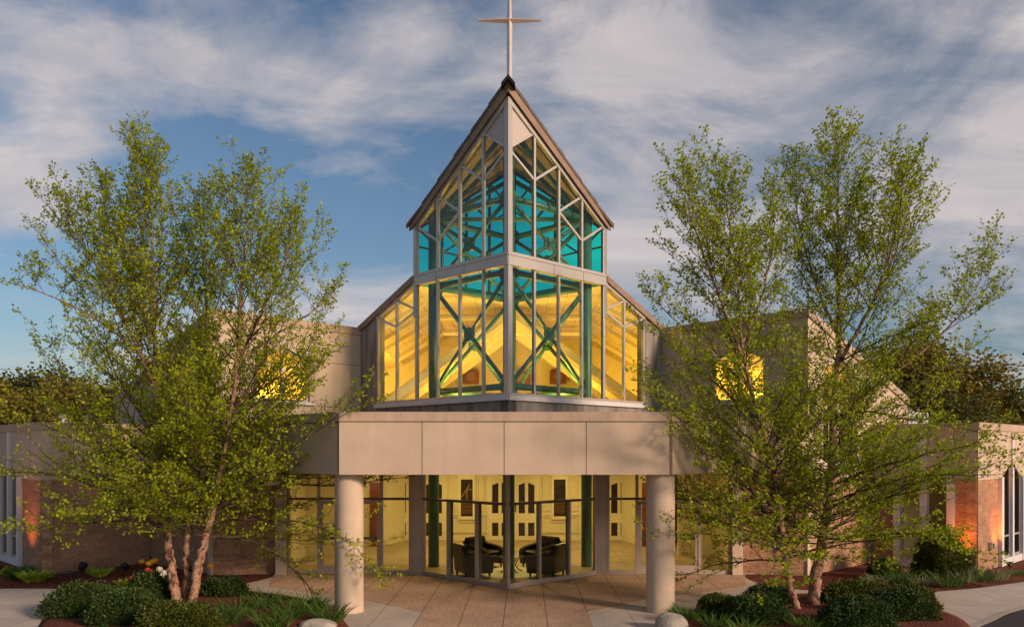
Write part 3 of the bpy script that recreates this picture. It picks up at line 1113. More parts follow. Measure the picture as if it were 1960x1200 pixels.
# corner posts of the prow
cp = MB(); cp.slab([(-.115, D0 + .06), (0, D0 - .08), (.115, D0 + .06), (0, D0 + .16)], ZSILL, ZB0 - .0)
cp.slab([(-.115, D0 + .06), (0, D0 - .08), (.115, D0 + .06), (0, D0 + .16)], ZB1 + .02, 13.25)
cp.build('corner_post', 'frame_metal', church)
for s in (-1, 1):
    cp = MB(); cp.slab([(s * 2.86, D0 + 2.86), (s * 2.97, D0 + 2.86), (s * 3.0, D0 + 2.97), (s * 2.97, D0 + 3.1), (s * 2.86, D0 + 3.1)], 7.7, zroof_t(2.95))
    cp.build('corner_post', 'frame_metal', church)

# ---- tower roof: two slopes meeting on a front-to-back ridge, prow-shaped overhang
def rhomb(x_, f_, b_):
    return f_, b_
for s in (-1, 1):
    ov = .13
    X1 = 2.92 + .20
    yf = lambda x: D0 - ov * 1.4 + x * 1.0
    yb = lambda x: D0 + 5.84 + ov * 1.4 - x * 1.0
    zb = lambda x: 13.36 - .965 * x
    T = .30
    fa = MB()
    vs = [(0, yf(0), zb(0)), (s * X1, D0 + 2.92, zb(X1)), (0, yb(0), zb(0)),
          (0, yf(0), zb(0) + T), (s * X1, D0 + 2.92, zb(X1) + T * .6), (0, yb(0), zb(0) + T)]
    fa.add(vs, [(0, 2, 1), (3, 4, 5), (0, 1, 4, 3), (1, 2, 5, 4)])
    fa.build('tower_fascia', 'roof_fascia', church)
    # shingle courses, each lower edge standing proud
    nC = 6
    sh = MB()
    tz = lambda x: zb(x) + T * (1 - .4 * x / X1)
    for i in range(nC):
        x0, x1 = (X1 + .06) * i / nC, (X1 + .06) * (i + 1) / nC
        o0, o1 = .03, .085
        e = .035
        vs = []
        for x, oo in ((x0, o0), (x1 + .03, o1)):
            for yy in (yf(x) - e if x < X1 else D0 + 2.9, yb(x) + e if x < X1 else D0 + 2.94):
                vs.append((s * x, yy, tz(x) + .002)); vs.append((s * x, yy, tz(x) + oo + .05))
        sh.add(vs, [(0, 1, 3, 2), (4, 6, 7, 5), (0, 4, 5, 1), (2, 3, 7, 6), (1, 5, 7, 3), (0, 2, 6, 4)])
    sh.build('tower_roof', 'shingle', church)
rc = MB()
zt = 13.36 + .30
for y0, y1 in ((D0 - .30, D0 + 6.15),):
    vs = []
    for y in (y0, y1):
        vs += [(-.19, y, zt - .13), (0, y, zt + .10), (.19, y, zt - .13), (.19, y, zt - .23), (0, y, zt - .02), (-.19, y, zt - .23)]
    rc.add(vs, [(5, 4, 1, 0), (4, 3, 2, 1), (6, 7, 10, 11), (7, 8, 9, 10), (0, 1, 7, 6), (1, 2, 8, 7), (2, 3, 9, 8), (3, 4, 10, 9), (4, 5, 11, 10), (5, 0, 6, 11)])
rc.build('ridge_cap', 'black_metal', church)

# ---- cross
cr = MB()
yc = 24.7
def dia(mb, pts):
    """diamond-section bar through (x, z, halfwidth, halfdepth)"""
    base = len(mb.v)
    for i, (x, z, hw, hd) in enumerate(pts):
        j, k = pts[min(i + 1, len(pts) - 1)], pts[max(i - 1, 0)]
        d = Vector((j[0] - k[0], 0, j[1] - k[1])).normalized()
        p = Vector((-d.z, 0, d.x))
        for a, b_ in ((hw, 0), (0, -hd), (-hw, 0), (0, hd)):
            mb.v.append((x + p.x * a, yc + b_, z + p.z * a))
    n = len(pts)
    for i in range(n - 1):
        for k in range(4):
            q = (k + 1) % 4
            mb.f.append((base + i * 4 + k, base + i * 4 + q, base + i * 4 + 4 + q, base + i * 4 + 4 + k)); mb.m.append(0)
    mb.f.append((base, base + 1, base + 2, base + 3)); mb.m.append(0)
    e = base + (n - 1) * 4
    mb.f.append((e + 3, e + 2, e + 1, e)); mb.m.append(0)
zc = 16.28
dia(cr, [(0, 13.3, .058, .058), (0, 14.9, .078, .075), (0, zc, .082, .08), (0, 16.9, .055, .055), (0, 17.6, .03, .03)])
dia(cr, [(-.92, zc, .04, .035), (0, zc, .092, .09), (.92, zc, .04, .035)])
cr.build('cross', 'cross_metal', church)

# ---- tubular steel inside the prow
CF, CL, CR, CB = (0, 23.55), (-2.36, 25.82), (2.36, 25.82), (0, 28.1)
for c_ in (CF, CL, CR, CB):
    c = MB(); c.tube([(c_[0], c_[1], 0 if c_ != CB else 4.9), (c_[0], c_[1], 5.5), (c_[0], c_[1], 10.9 if abs(c_[0]) > 1 else 12.9)], .165, 20)
    c.build('steel_column', 'green_steel' if True else 'green_dark', church, smooth=True)
rings = (5.40, 8.62, 10.72)
def plate(mb, c, d, r, th=.03):
    """round gusset plate facing across direction d"""
    n = Vector((-d.y, d.x, 0)).normalized()
    mb.tube([Vector(c) - n * th, Vector(c) + n * th], r, 20)
for a, c in ((CF, CL), (CF, CR), (CL, CB), (CR, CB)):
    A, B = Vector((*a, 0)), Vector((*c, 0))
    d = (B - A).normalized()
    bm_ = MB()
    for z in rings:
        bm_.tube([A + Vector((0, 0, z)) + d * .1, B + Vector((0, 0, z)) - d * .1], .095, 14)
    bm_.build_each('ring_beam', 'green_steel', church, smooth=True)
    for z0, z1 in ((rings[0], rings[1]), (rings[1], rings[2])):
        br = MB()
        hub = (A + B) / 2 + Vector((0, 0, (z0 + z1) / 2))
        for (pa, za_), (pb, zb_) in (((A, z0), (B, z1)), ((B, z0), (A, z1))):
            p0 = pa + Vector((0, 0, za_)); p1 = pb + Vector((0, 0, zb_))
            br.tube([p0 + (hub - p0).normalized() * .25, hub], .062, 12)
            br.tube([hub, p1 + (hub - p1).normalized() * .25], .062, 12)
        bo = br.build('cross_brace', 'green_steel', church, smooth=True)
        pm = MB()
        plate(pm, hub, d, .21, .035)
        for p in (A + d * .13, B - d * .13):
            for z in (z0, z1):
                plate(pm, p + Vector((0, 0, z)), d, .25 if z != z0 else .22, .02)
        pm.build_each('gusset_plate', 'green_steel', bo)
# roof ties and struts inside the tower head
br = MB()
for a, c in ((CF, CB), (CL, CR)):
    br.tube([(a[0], a[1], rings[2]), (c[0], c[1], rings[2])], .07, 12)
for c_ in (CL, CR):
    for e in (CF, CB):
        br.tube([(c_[0], c_[1], 10.6), (e[0], e[1], 12.7)], .075, 12)
    br.tube([(c_[0], c_[1], 10.6), (0, 25.82, 12.9)], .07, 12)
br.tube([(0, 23.5, 12.75), (0, 28.1, 12.75)], .09, 12)
br.build('roof_strut', 'green_steel', church, smooth=True)
# tower ceiling boards under the roof
for s in (-1, 1):
    ce = MB()
    z_ = lambda x: 13.2 - .965 * x
    vs = [(0, D0 + .2, z_(0)), (s * 2.85, D0 + 2.92, z_(2.85)), (0, D0 + 5.6, z_(0)), (0, D0 + .2, z_(0) + .05), (s * 2.85, D0 + 2.92, z_(2.85) + .05), (0, D0 + 5.6, z_(0) + .05)]
    ce.add(vs, [(0, 2, 1), (3, 4, 5), (0, 1, 4, 3), (1, 2, 5, 4), (2, 0, 3, 5)])
    ce.build('tower_ceiling', 'tower_board', church)

# ---- upper hall: floor, walls, far gable
fl = MB(); fl.slab([(0, 23.15), (5.03, 28.25), (8.55, 24.4), (11.5, 27.1), (11.5, 38), (-11.5, 38), (-11.5, 27.1), (-8.55, 24.4), (-5.03, 28.25)], 4.72, 4.94)
fl.build('hall_floor', 'cream_wall', church)
hw = MB()
hw.slab([(-11.7, 37.9), (11.7, 37.9), (11.7, 38.2), (-11.7, 38.2)], 4.7, 9.2)
hw.slab([(-11.8, 27.3), (-11.55, 27.0), (-11.55, 37.9), (-11.8, 37.9)], 4.7, 5.85)
hw.slab([(11.8, 27.3), (11.8, 37.9), (11.55, 37.9), (11.55, 27.0)], 4.7, 5.85)
hw.build_each('hall_wall', 'cream_wall', church)
fc_ = MB(); fc_.slab([(-3.0, 25.95), (0, 28.95), (3.0, 25.95), (3.0, 37.9), (-3.0, 37.9)], 8.74, 8.84)
fc_.build('hall_ceiling', 'ceiling_panel', church)
gz = lambda x, z0=8.66: z0 - .72 * abs(x)
for s in (-1, 1):
    g_ = MB()
    vs = [(0, 29.6, gz(0)), (s * 4.9, 29.6, gz(4.9)), (s * 4.9, 37.88, gz(4.9)), (0, 37.88, gz(0))]
    vs += [(x, y, z + .05) for x, y, z in vs]
    g_.add(vs, [(0, 3, 2, 1), (4, 5, 6, 7), (0, 1, 5, 4), (1, 2, 6, 5), (2, 3, 7, 6), (3, 0, 4, 7)])
    g_.build('gable_ceiling', 'ceiling_panel', church)
    for y, dp in ((29.6, .34), (31.3, .26), (33.2, .26), (35.4, .26)):
        r_ = MB()
        fr_ = Face((0, y), (s * 6, y))
        r_.prism([(0, gz(0) - dp), (4.9, gz(4.9) - dp), (4.9, gz(4.9) - .004), (0, gz(0) - .004)], -.14, 0, fr_.fn())
        r_.build('rafter', 'cream_trim', church)
fc_ = MB(); fc_.slab([(-3.0, 26.0), (0, 29.0), (3.0, 26.0), (3.0, 38.1), (-3.0, 38.1)], 8.86, 8.96)
fc_.build('main_roof', 'roof_membrane', church)
ff = Face((-6, 37.88), (6, 37.88))
rk = MB()
for sg in (-1, 1):
    bar(rk, ff, (6, 8.70), (6 + sg * 4.6, 8.70 - .72 * 4.6), .16, 0, .14)
rk.box((0, 37.8, 6.8), (.16, .12, 3.8))
rk.build('gable_moulding', 'cream_trim', church)
for x, z in ((-1.95, 6.9), (1.95, 6.9), (.35, 6.85)):
    sp = MB(); sp.box((x, 37.55, z), (.72, .3, .62), 0, 0, .03)
    so_ = sp.build('speaker_box', 'wood_red', church)
    s2 = MB(); s2.tube([(x, 37.39, z), (x, 37.36, z)], .2, 20); s2.build('speaker_cone', 'brass', so_)
# pipe truss in the hall, behind the tower
tr = MB()
for y in (30.5, 34.5):
    tr.tube([(-2.9, y, 8.45), (2.9, y, 8.45)], .11, 12)
tr.build_each('ceiling_tube', 'cream_trim', church, smooth=True)

# ---- lobby
fl = MB(); fl.slab([(-7.2, DW + .08), (-2.5, DW + .08), (0, DS + .1), (2.5, DW + .08), (7.2, DW + .08), (7.2, 33.6), (-7.2, 33.6)], -.1, .012)
fl.build('lobby_floor', 'lobby_tile', church)
lc = MB(); lc.slab([(-7.2, 24.56), (7.2, 24.56), (7.2, 33.7), (-7.2, 33.7)], 3.24, 3.34)
lc.build('lobby_ceiling', 'cream_wall', church)
lw = MB()
lw.slab([(-7.3, 33.5), (7.3, 33.5), (7.3, 33.7), (-7.3, 33.7)], 0, 3.24)
for s in (-1, 1):
    lw.slab([mir((7.0, 24.5), s), mir((7.2, 24.5), s), mir((7.2, 33.5), s), mir((7.0, 33.5), s)], 0, 3.24)
    # angled wall end near the door
    lw.slab([mir((4.3, 33.5), s), mir((4.9, 31.4), s), mir((5.6, 31.4), s), mir((5.6, 33.5), s)], 0, 3.24)
lw.build_each('lobby_wall', 'cream_wall', church)
fl_ = Face((-7, 33.48), (7, 33.48))
mo = MB()
mo.prism(rect(0.2, 13.8, 0, .14), 0, .03, fl_.fn())
mo.prism(rect(0.2, 13.8, .30, .33), 0, .02, fl_.fn())
mo.prism(rect(0.2, 13.8, 1.02, 1.06), 0, .03, fl_.fn())
def panel_mould(x0, x1, z0, z1):
    for a, c in (((x0, z0), (x1, z0)), ((x0, z1), (x1, z1))):
        bar(mo, fl_, (a[0] + 7, a[1]), (c[0] + 7, c[1]), .035, 0, .024)
    for a, c in (((x0, z0), (x0, z1)), ((x1, z0), (x1, z1))):
        bar(mo, fl_, (a[0] + 7, a[1]), (c[0] + 7, c[1]), .035, 0, .026)
for s in (-1, 1):
    panel_mould(s * 1.2, s * 1.42, 1.2, 2.9); panel_mould(s * 2.3, s * 2.55, 1.2, 2.9)
    panel_mould(s * 1.2, s * 2.55, .36, .95)
    panel_mould(s * 1.5, s * 2.22, .75, 2.75)
mo.build('wall_moulding', 'cream_trim', church)
for x in (-3.7, 0.0, 3.7):
    for k in (-1, 1):
        d = MB(); cxp = x + k * .53
        d.prism(rect(7 + cxp - .51, 7 + cxp + .51, .02, 2.62), 0, .05, fl_.fn())
        do = d.build('panel_door', 'cream_trim', church)
        li = MB()
        for q in (-.19, .19):
            sg = 1 if q < 0 else -1
            l0, l1 = 7 + cxp + q - .125, 7 + cxp + q + .125
            za_, zb_ = (2.22, 2.32) if sg > 0 else (2.32, 2.22)
            li.prism([(l0, 1.1), (l1, 1.1), (l1, zb_), (l0, za_)], .045, .056, fl_.fn())
            li.prism(rect(l0, l1, .2, .72), .045, .056, fl_.fn())
        li.build('door_lite', 'dark_lite', do)
        h = MB(); h.tube([fl_(7 + x + k * .09, 1.15, .09), fl_(7 + x + k * .09, 1.45, .09)], .02, 8)
        h.build('handle', 'black_metal', do)
for s in (-1, 1):
    x = s * 1.86
    fr = MB(); fr.prism(rect(7 + x - .33, 7 + x + .33, .85, 2.65), .02, .05, fl_.fn())
    a = fr.build('notice_panel', 'cream_trim', church)
    fr = MB(); fr.prism(rect(7 + x - .235, 7 + x + .235, .98, 2.45), .05, .06, fl_.fn())
    fr.build('panel_face', 'dark_lite', a)
    sl_ = MB()
    for k in range(9):
        z = 1.1 + k * .055
        sl_.prism(rect(7 + x - .2, 7 + x + .2, z, z + .02), .06, .064, fl_.fn())
    if s < 0:
        bar(sl_, fl_, (7 + x - .2, 1.75), (7 + x + .12, 2.25), .05, .06, .066)
        bar(sl_, fl_, (7 + x - .02, 2.05), (7 + x + .2, 2.05), .05, .06, .067)
        bar(sl_, fl_, (7 + x + .0, 1.65), (7 + x + .0, 2.05), .05, .06, .068)
    sl_.build('panel_slats', 'brass', a)
# red timber doors left and right
for s in (-1, 1):
    d = MB(); d.box((s * 5.1, 31.34, 1.2), (.5, .06, 2.4)); d.box((s * 6.3, 33.42, 1.2), (1.0, .08, 2.4))
    d.build_each('timber_door', 'wood_red', church)
    w_ = MB(); w_.slab([mir((5.7, 28.5), s), mir((7.0, 28.5), s), mir((7.0, 28.7), s), mir((5.7, 28.7), s)], 0, 3.2)
    w_.build('lobby_wall', 'cream_wall', church)

# ---- lamps inside (the photograph shows both floors lit)
WARM = (1.0, 0.59, 0.09)
HK, LK = .44, 1.1
def lamp(name, kind, loc, e, color=WARM, size=.3, rot=(0, 0, 0), parent=None, blend=.8, angle=120):
    ld = bpy.data.lights.new(name, kind)
    ld.energy = e
    ld.color = color
    if kind == 'AREA':
        ld.shape = 'DISK'; ld.size = size
    elif kind == 'SPOT':
        ld.spot_size = R(angle); ld.spot_blend = blend; ld.shadow_soft_size = .06
    else:
        ld.shadow_soft_size = size
    o = bpy.data.objects.new(name, ld)
    o.location = loc
    o.rotation_euler = rot
    col.objects.link(o)
    if parent is not None:
        o.parent = parent
        o.matrix_parent_inverse = parent_world(parent).inverted()
    return o

for x, y in ((-5.2, 26.2), (5.2, 26.2), (-2.4, 28.3), (2.4, 28.3), (-2.0, 31.6), (2.0, 31.6), (0, 25.5), (-5.0, 30), (5.0, 30)):
    dl = MB(); dl.tube([(x, y, 3.24), (x, y, 3.20)], .16, 20)
    d_ = dl.build('downlight', 'vent_white', church)
    lamp('downlight_lamp', 'AREA', (x, y, 3.19), (20 if abs(x) >= 5 else 54) * LK, (1.0, .65, .21), .26, (0, 0, 0), d_)
for x, y, e in ((-5.7, 31.0, 170), (5.7, 31.0, 170), (-6.4, 33.5, 420), (6.4, 33.5, 420), (-9.0, 28.0, 110), (9.0, 28.0, 110), (-8.6, 31.5, 110), (8.6, 31.5, 110), (-8.2, 35.2, 420), (8.2, 35.2, 420), (-10.4, 35.6, 420), (10.4, 35.6, 420), (-1.3, 30.5, 150), (1.3, 30.5, 150), (0, 34.3, 260), (-2.6, 32.3, 130), (2.6, 32.3, 130), (-1.2, 25.8, 420), (1.2, 25.8, 420)):
    ul = MB(); ul.lathe([(.05, 4.94), (.16, 4.96), (.24, 5.06), (.22, 5.06)], (x, y, 0), 20)
    u_ = ul.build('uplight', 'black_metal', church)
    if abs(x) > 6.5:      # bare point lights on stems, added to light the side bays evenly
        gl_ = MB(); gl_.tube([(x, y, 4.94), (x, y, 5.42)], .02, 8); gl_.build('lamp_stem', 'black_metal', u_)
        lamp('side_bay_fill', 'POINT', (x, y, 5.5), e * .55, WARM, .16, (0, 0, 0), u_)
        continue
    lamp('uplight_lamp', 'AREA', (x, y, 5.08), e * HK, WARM, .4, (R(180), 0, 0), u_)
for s in (-1, 1):
    dl = MB(); dl.tube([(s * 14.0, 27.6, 3.9), (s * 14.0, 27.6, 3.84)], .16, 20)
    d_ = dl.build('downlight', 'vent_white', church)
    lamp('downlight_lamp', 'AREA', (s * 14.0, 27.6, 3.83), 14, (1.0, .38, .08), .3, (0, 0, 0), d_)

# ================================================================== rooftop things
def rooftop_unit(p, sx, sy, sz, label, name='rooftop_unit', cat='air conditioner'):
    e = empty(name, (p[0], p[1], 4.1), label, cat)
    b = MB(); b.box((p[0], p[1], 4.1 + sz / 2), (sx, sy, sz), 0, 0, .03); b.build('casing', 'vent_white', e)
    b = MB()
    for k in range(5):
        b.box((p[0] - sx * .2, p[1] - sy / 2 - .012, 4.2 + (sz - .2) * (k + .5) / 5), (sx * .5, .02, .05))
    b.build('grille', 'frame_dark', e)
    b = MB(); b.lathe([(.2, 0), (.2, .08), (.16, .1)], (p[0] + sx * .2, p[1], 4.1 + sz), 16); b.build('fan_cowl', 'frame_metal', e)
rooftop_unit((14.9, 32.2), 1.7, 1.1, .95, 'pale rooftop air conditioner behind the right wing parapet')
def roof_pipe(p, h, r, label):
    b = MB(); b.lathe([(r * 1.6, 4.1), (r * 1.6, 4.16), (r, 4.18), (r, 4.1 + h - .1), (r * 1.8, 4.1 + h - .1), (r * 1.2, 4.1 + h), (r * .3, 4.1 + h + .03)], (p[0], p[1], 0), 16)
    tag(b.build('vent_pipe', 'vent_white'), label, 'vent')
roof_pipe((13.3, 31.0), 1.0, .09, 'pale vent pipe left of the rooftop air conditioner')
roof_pipe((-15.5, 29.0), .75, .12, 'white vent pipe nearest the left edge of the low left roof')
roof_pipe((-14.0, 27.5), .62, .07, 'thin white vent pipe above the left wing corner')

# ================================================================== lobby furniture
def armchair(loc, rz, label):
    e = empty('armchair', (0, 0, 0), label, 'armchair', 'black leather armchairs in the lobby')
    # local: seat faces +x
    b = MB(); b.box((.06, 0, .30), (.62, .50, .24), 0, 0, .05); b.build('seat_base', 'leather', e)
    b = MB(); b.box((.08, 0, .46), (.58, .50, .12), 0, 0, .05); b.build('seat_cushion', 'leather', e)
    b = MB()
    prof = [(-.36, .13), (-.20, .14), (-.21, .45), (-.27, .84), (-.32, .88), (-.40, .88), (-.44, .82)]
    b.prism(prof, -.34, .34, lambda a, c, w: (a, w, c)); b.build('backrest', 'leather', e)
    for sg in (-1, 1):
        b = MB()
        prof = [(-.35, .12), (.38, .12), (.42, .46), (.38, .54), (.26, .60), (0, .65), (-.24, .69), (-.43, .78)]
        b.prism(prof, sg * .26, sg * .42, lambda a, c, w: (a, w, c)); b.build('arm', 'leather', e)
    for x in (-.32, .32):
        for y in (-.34, .34):
            b = MB(); b.tube([(x, y, 0), (x, y, .16)], [.018, .042], 8); b.build('leg', 'dark_lite', e)
    e.location = loc
    e.rotation_euler = (0, 0, rz)
    e.scale = (1.1, 1.1, 1.06)
    return e
armchair((-1.02, 23.85, .012), R(24), 'black leather armchair near the glass, left of the corner mullion, its back to us')
armchair((-.78, 25.6, .012), R(-38), 'black leather armchair further in on the left, facing the table')
armchair((1.08, 23.85, .012), R(156), 'black leather armchair near the glass, right of the corner mullion, its back to us')
armchair((.92, 25.6, .012), R(218), 'black leather armchair further in on the right, facing the table')
rg = MB(); rg.lathe([(1.15, .0125), (1.15, .02), (1.13, .024)], (0.05, 24.6, 0), 40)
tag(rg.build('rug', 'rug'), 'round pale rug under the lobby table and armchairs', 'rug')
te = empty('coffee_table', (.05, 24.7, .024), 'low round glass coffee table with curved dark legs on the pale rug', 'table')
b = MB(); b.lathe([(.38, .46), (.4, .47), (.4, .485), (.38, .49)], (.05, 24.7, 0), 32); b.build('tabletop', 'table_glass', te)
for k in range(4):
    a = k * math.pi / 2 + .5
    b = MB(); b.tube([(.05 + math.cos(a) * r_, 24.7 + math.sin(a) * r_, z) for r_, z in ((.34, .46), (.2, .34), (.14, .2), (.24, .08), (.36, .024))], .017, 8)
    b.build('leg', 'black_metal', te, smooth=True)

# ================================================================== garden lamps washing the piers
def ground_flood(p, aim, label, energy, size=.12, colr=(1.0, .30, .06), ang=95):
    e = empty('floodlight', (p[0], p[1], 0), label, 'floodlight', 'floodlights in the planting beds')
    d = (Vector(aim) - Vector((p[0], p[1], .16))).normalized()
    b = MB(); b.tube([(p[0], p[1], -.02), (p[0], p[1], .10)], .02, 8); b.build('stake', 'black_metal', e)
    b = MB()
    c = Vector((p[0], p[1], .16))
    b.tube([c - d * size * .6, c - d * size * .5, c + d * size * .55, c + d * size * .6], [size * .35, size * .55, size * .75, size * .75], 10)
    b.build('housing', 'black_metal', e)
    if energy:
        q = (-d).to_track_quat('Z', 'Y').to_euler()
        lamp('floodlight_lamp', 'SPOT', tuple(c + d * (size * .62 + .01)), energy, colr, .1, q, e, .9, ang)
ORG = (1.0, .27, .045)
f1r = Face(J_, C_); f4r = Face(C_, (C_[0] + 7.5, C_[1] + 7.5)); f4l = Face(mir(C_, -1), (-C_[0] - 7.5, C_[1] + 7.5))
ground_flood(f1r(2.86, 0, .5)[:2], f1r(2.86, 2.5, -.03), 'small floodlight at the foot of the orange-lit block wall right of the bush', 230, colr=ORG, ang=80)
ground_flood(f4r(1.6, 0, .42)[:2], f4r(1.85, 2.3, -.03), 'small floodlight beside the white pier at the right edge', 300, colr=ORG, ang=75)
ground_flood(f4l(1.0, 0, .8)[:2], f4l(1.0, 2.0, -.03), 'small floodlight at the foot of the orange-lit wall at the left edge', 150, colr=ORG, ang=80)
ground_flood(f4l(4.7, 0, .26)[:2], f4l(4.75, 2.4, -.03), 'small floodlight beyond the white pier at the left edge', 60, colr=ORG, ang=75)
ground_flood(tuple(G(158, 1094).xy), tuple(G(158, 1094).xy + Vector((.2, 1.5))) + (2.0,), 'black box floodlight on the mulch left of the small hosta', 0, .17)
ground_flood(tuple(G(240, 1094).xy), tuple(G(240, 1094).xy + Vector((-.8, .6))) + (.6,), 'black floodlight on the mulch right of the small hosta', 0, .14)
wb = empty('wall_box', (0, 0, 0), 'small grey electrical box low on the block wall beside the orange-lit strip', 'electrical box')
wb.location = f4r(1.15, .72, 0)
b = MB(); c_ = f4r(1.15, .72, .03); b.box(c_, (.2, .12, .22), 0, R(45), .01); b.build('casing', 'frame_metal', wb)
b = MB(); c_ = f4r(1.15, .72, .105); b.box(c_, (.15, .02, .16), 0, R(45), .005); b.build('cover', 'frame_dark', wb)
hz = MB(); pts = [G(90, 1100), G(115, 1098), G(135, 1096), G(150, 1093)]
hz.tube([Vector((p.x, p.y, .02 + .01 * (i % 2))) for i, p in enumerate(curve([tuple(q) for q in pts], 4))], .018, 8)
tag(hz.build('hose', 'hose_blue', smooth=True), 'thin blue-grey hose lying along the foot of the left block wall', 'hose')


# ================================================================== VEGETATION
rng = np.random.default_rng(11)


def leaves_mesh(name, P, D, size, mat, parent=None, wid=.42, up=0.4):
    """one quad leaf per point; P (n,3) bases, D (n,3) directions"""
    n = len(P)
    P = np.asarray(P, float); D = np.asarray(D, float)
    D /= np.linalg.norm(D, axis=1, keepdims=True) + 1e-9
    nr = rng.normal(size=(n, 3)); nr[:, 2] = np.abs(nr[:, 2]) + up
    sd_ = np.cross(D, nr); sd_ /= np.linalg.norm(sd_, axis=1, keepdims=True) + 1e-9
    L = size * rng.uniform(.65, 1.25, (n, 1))
    Wd = L * wid
    mid = P + D * L * .45
    V = np.stack([P, mid + sd_ * Wd, P + D * L, mid - sd_ * Wd], axis=1).reshape(-1, 3)
    me = bpy.data.meshes.new(name)
    me.vertices.add(4 * n); me.vertices.foreach_set('co', V.ravel())
    me.loops.add(4 * n); me.loops.foreach_set('vertex_index', np.arange(4 * n))
    me.polygons.add(n); me.polygons.foreach_set('loop_start', np.arange(n) * 4)
    me.polygons.foreach_set('loop_total', np.full(n, 4))
    me.materials.append(MATS[mat])
    me.update(calc_edges=True)
    o = bpy.data.objects.new(name, me)
    col.objects.link(o)
    if parent is not None:
        o.parent = parent
        o.matrix_parent_inverse = parent_world(parent).inverted()
    return o


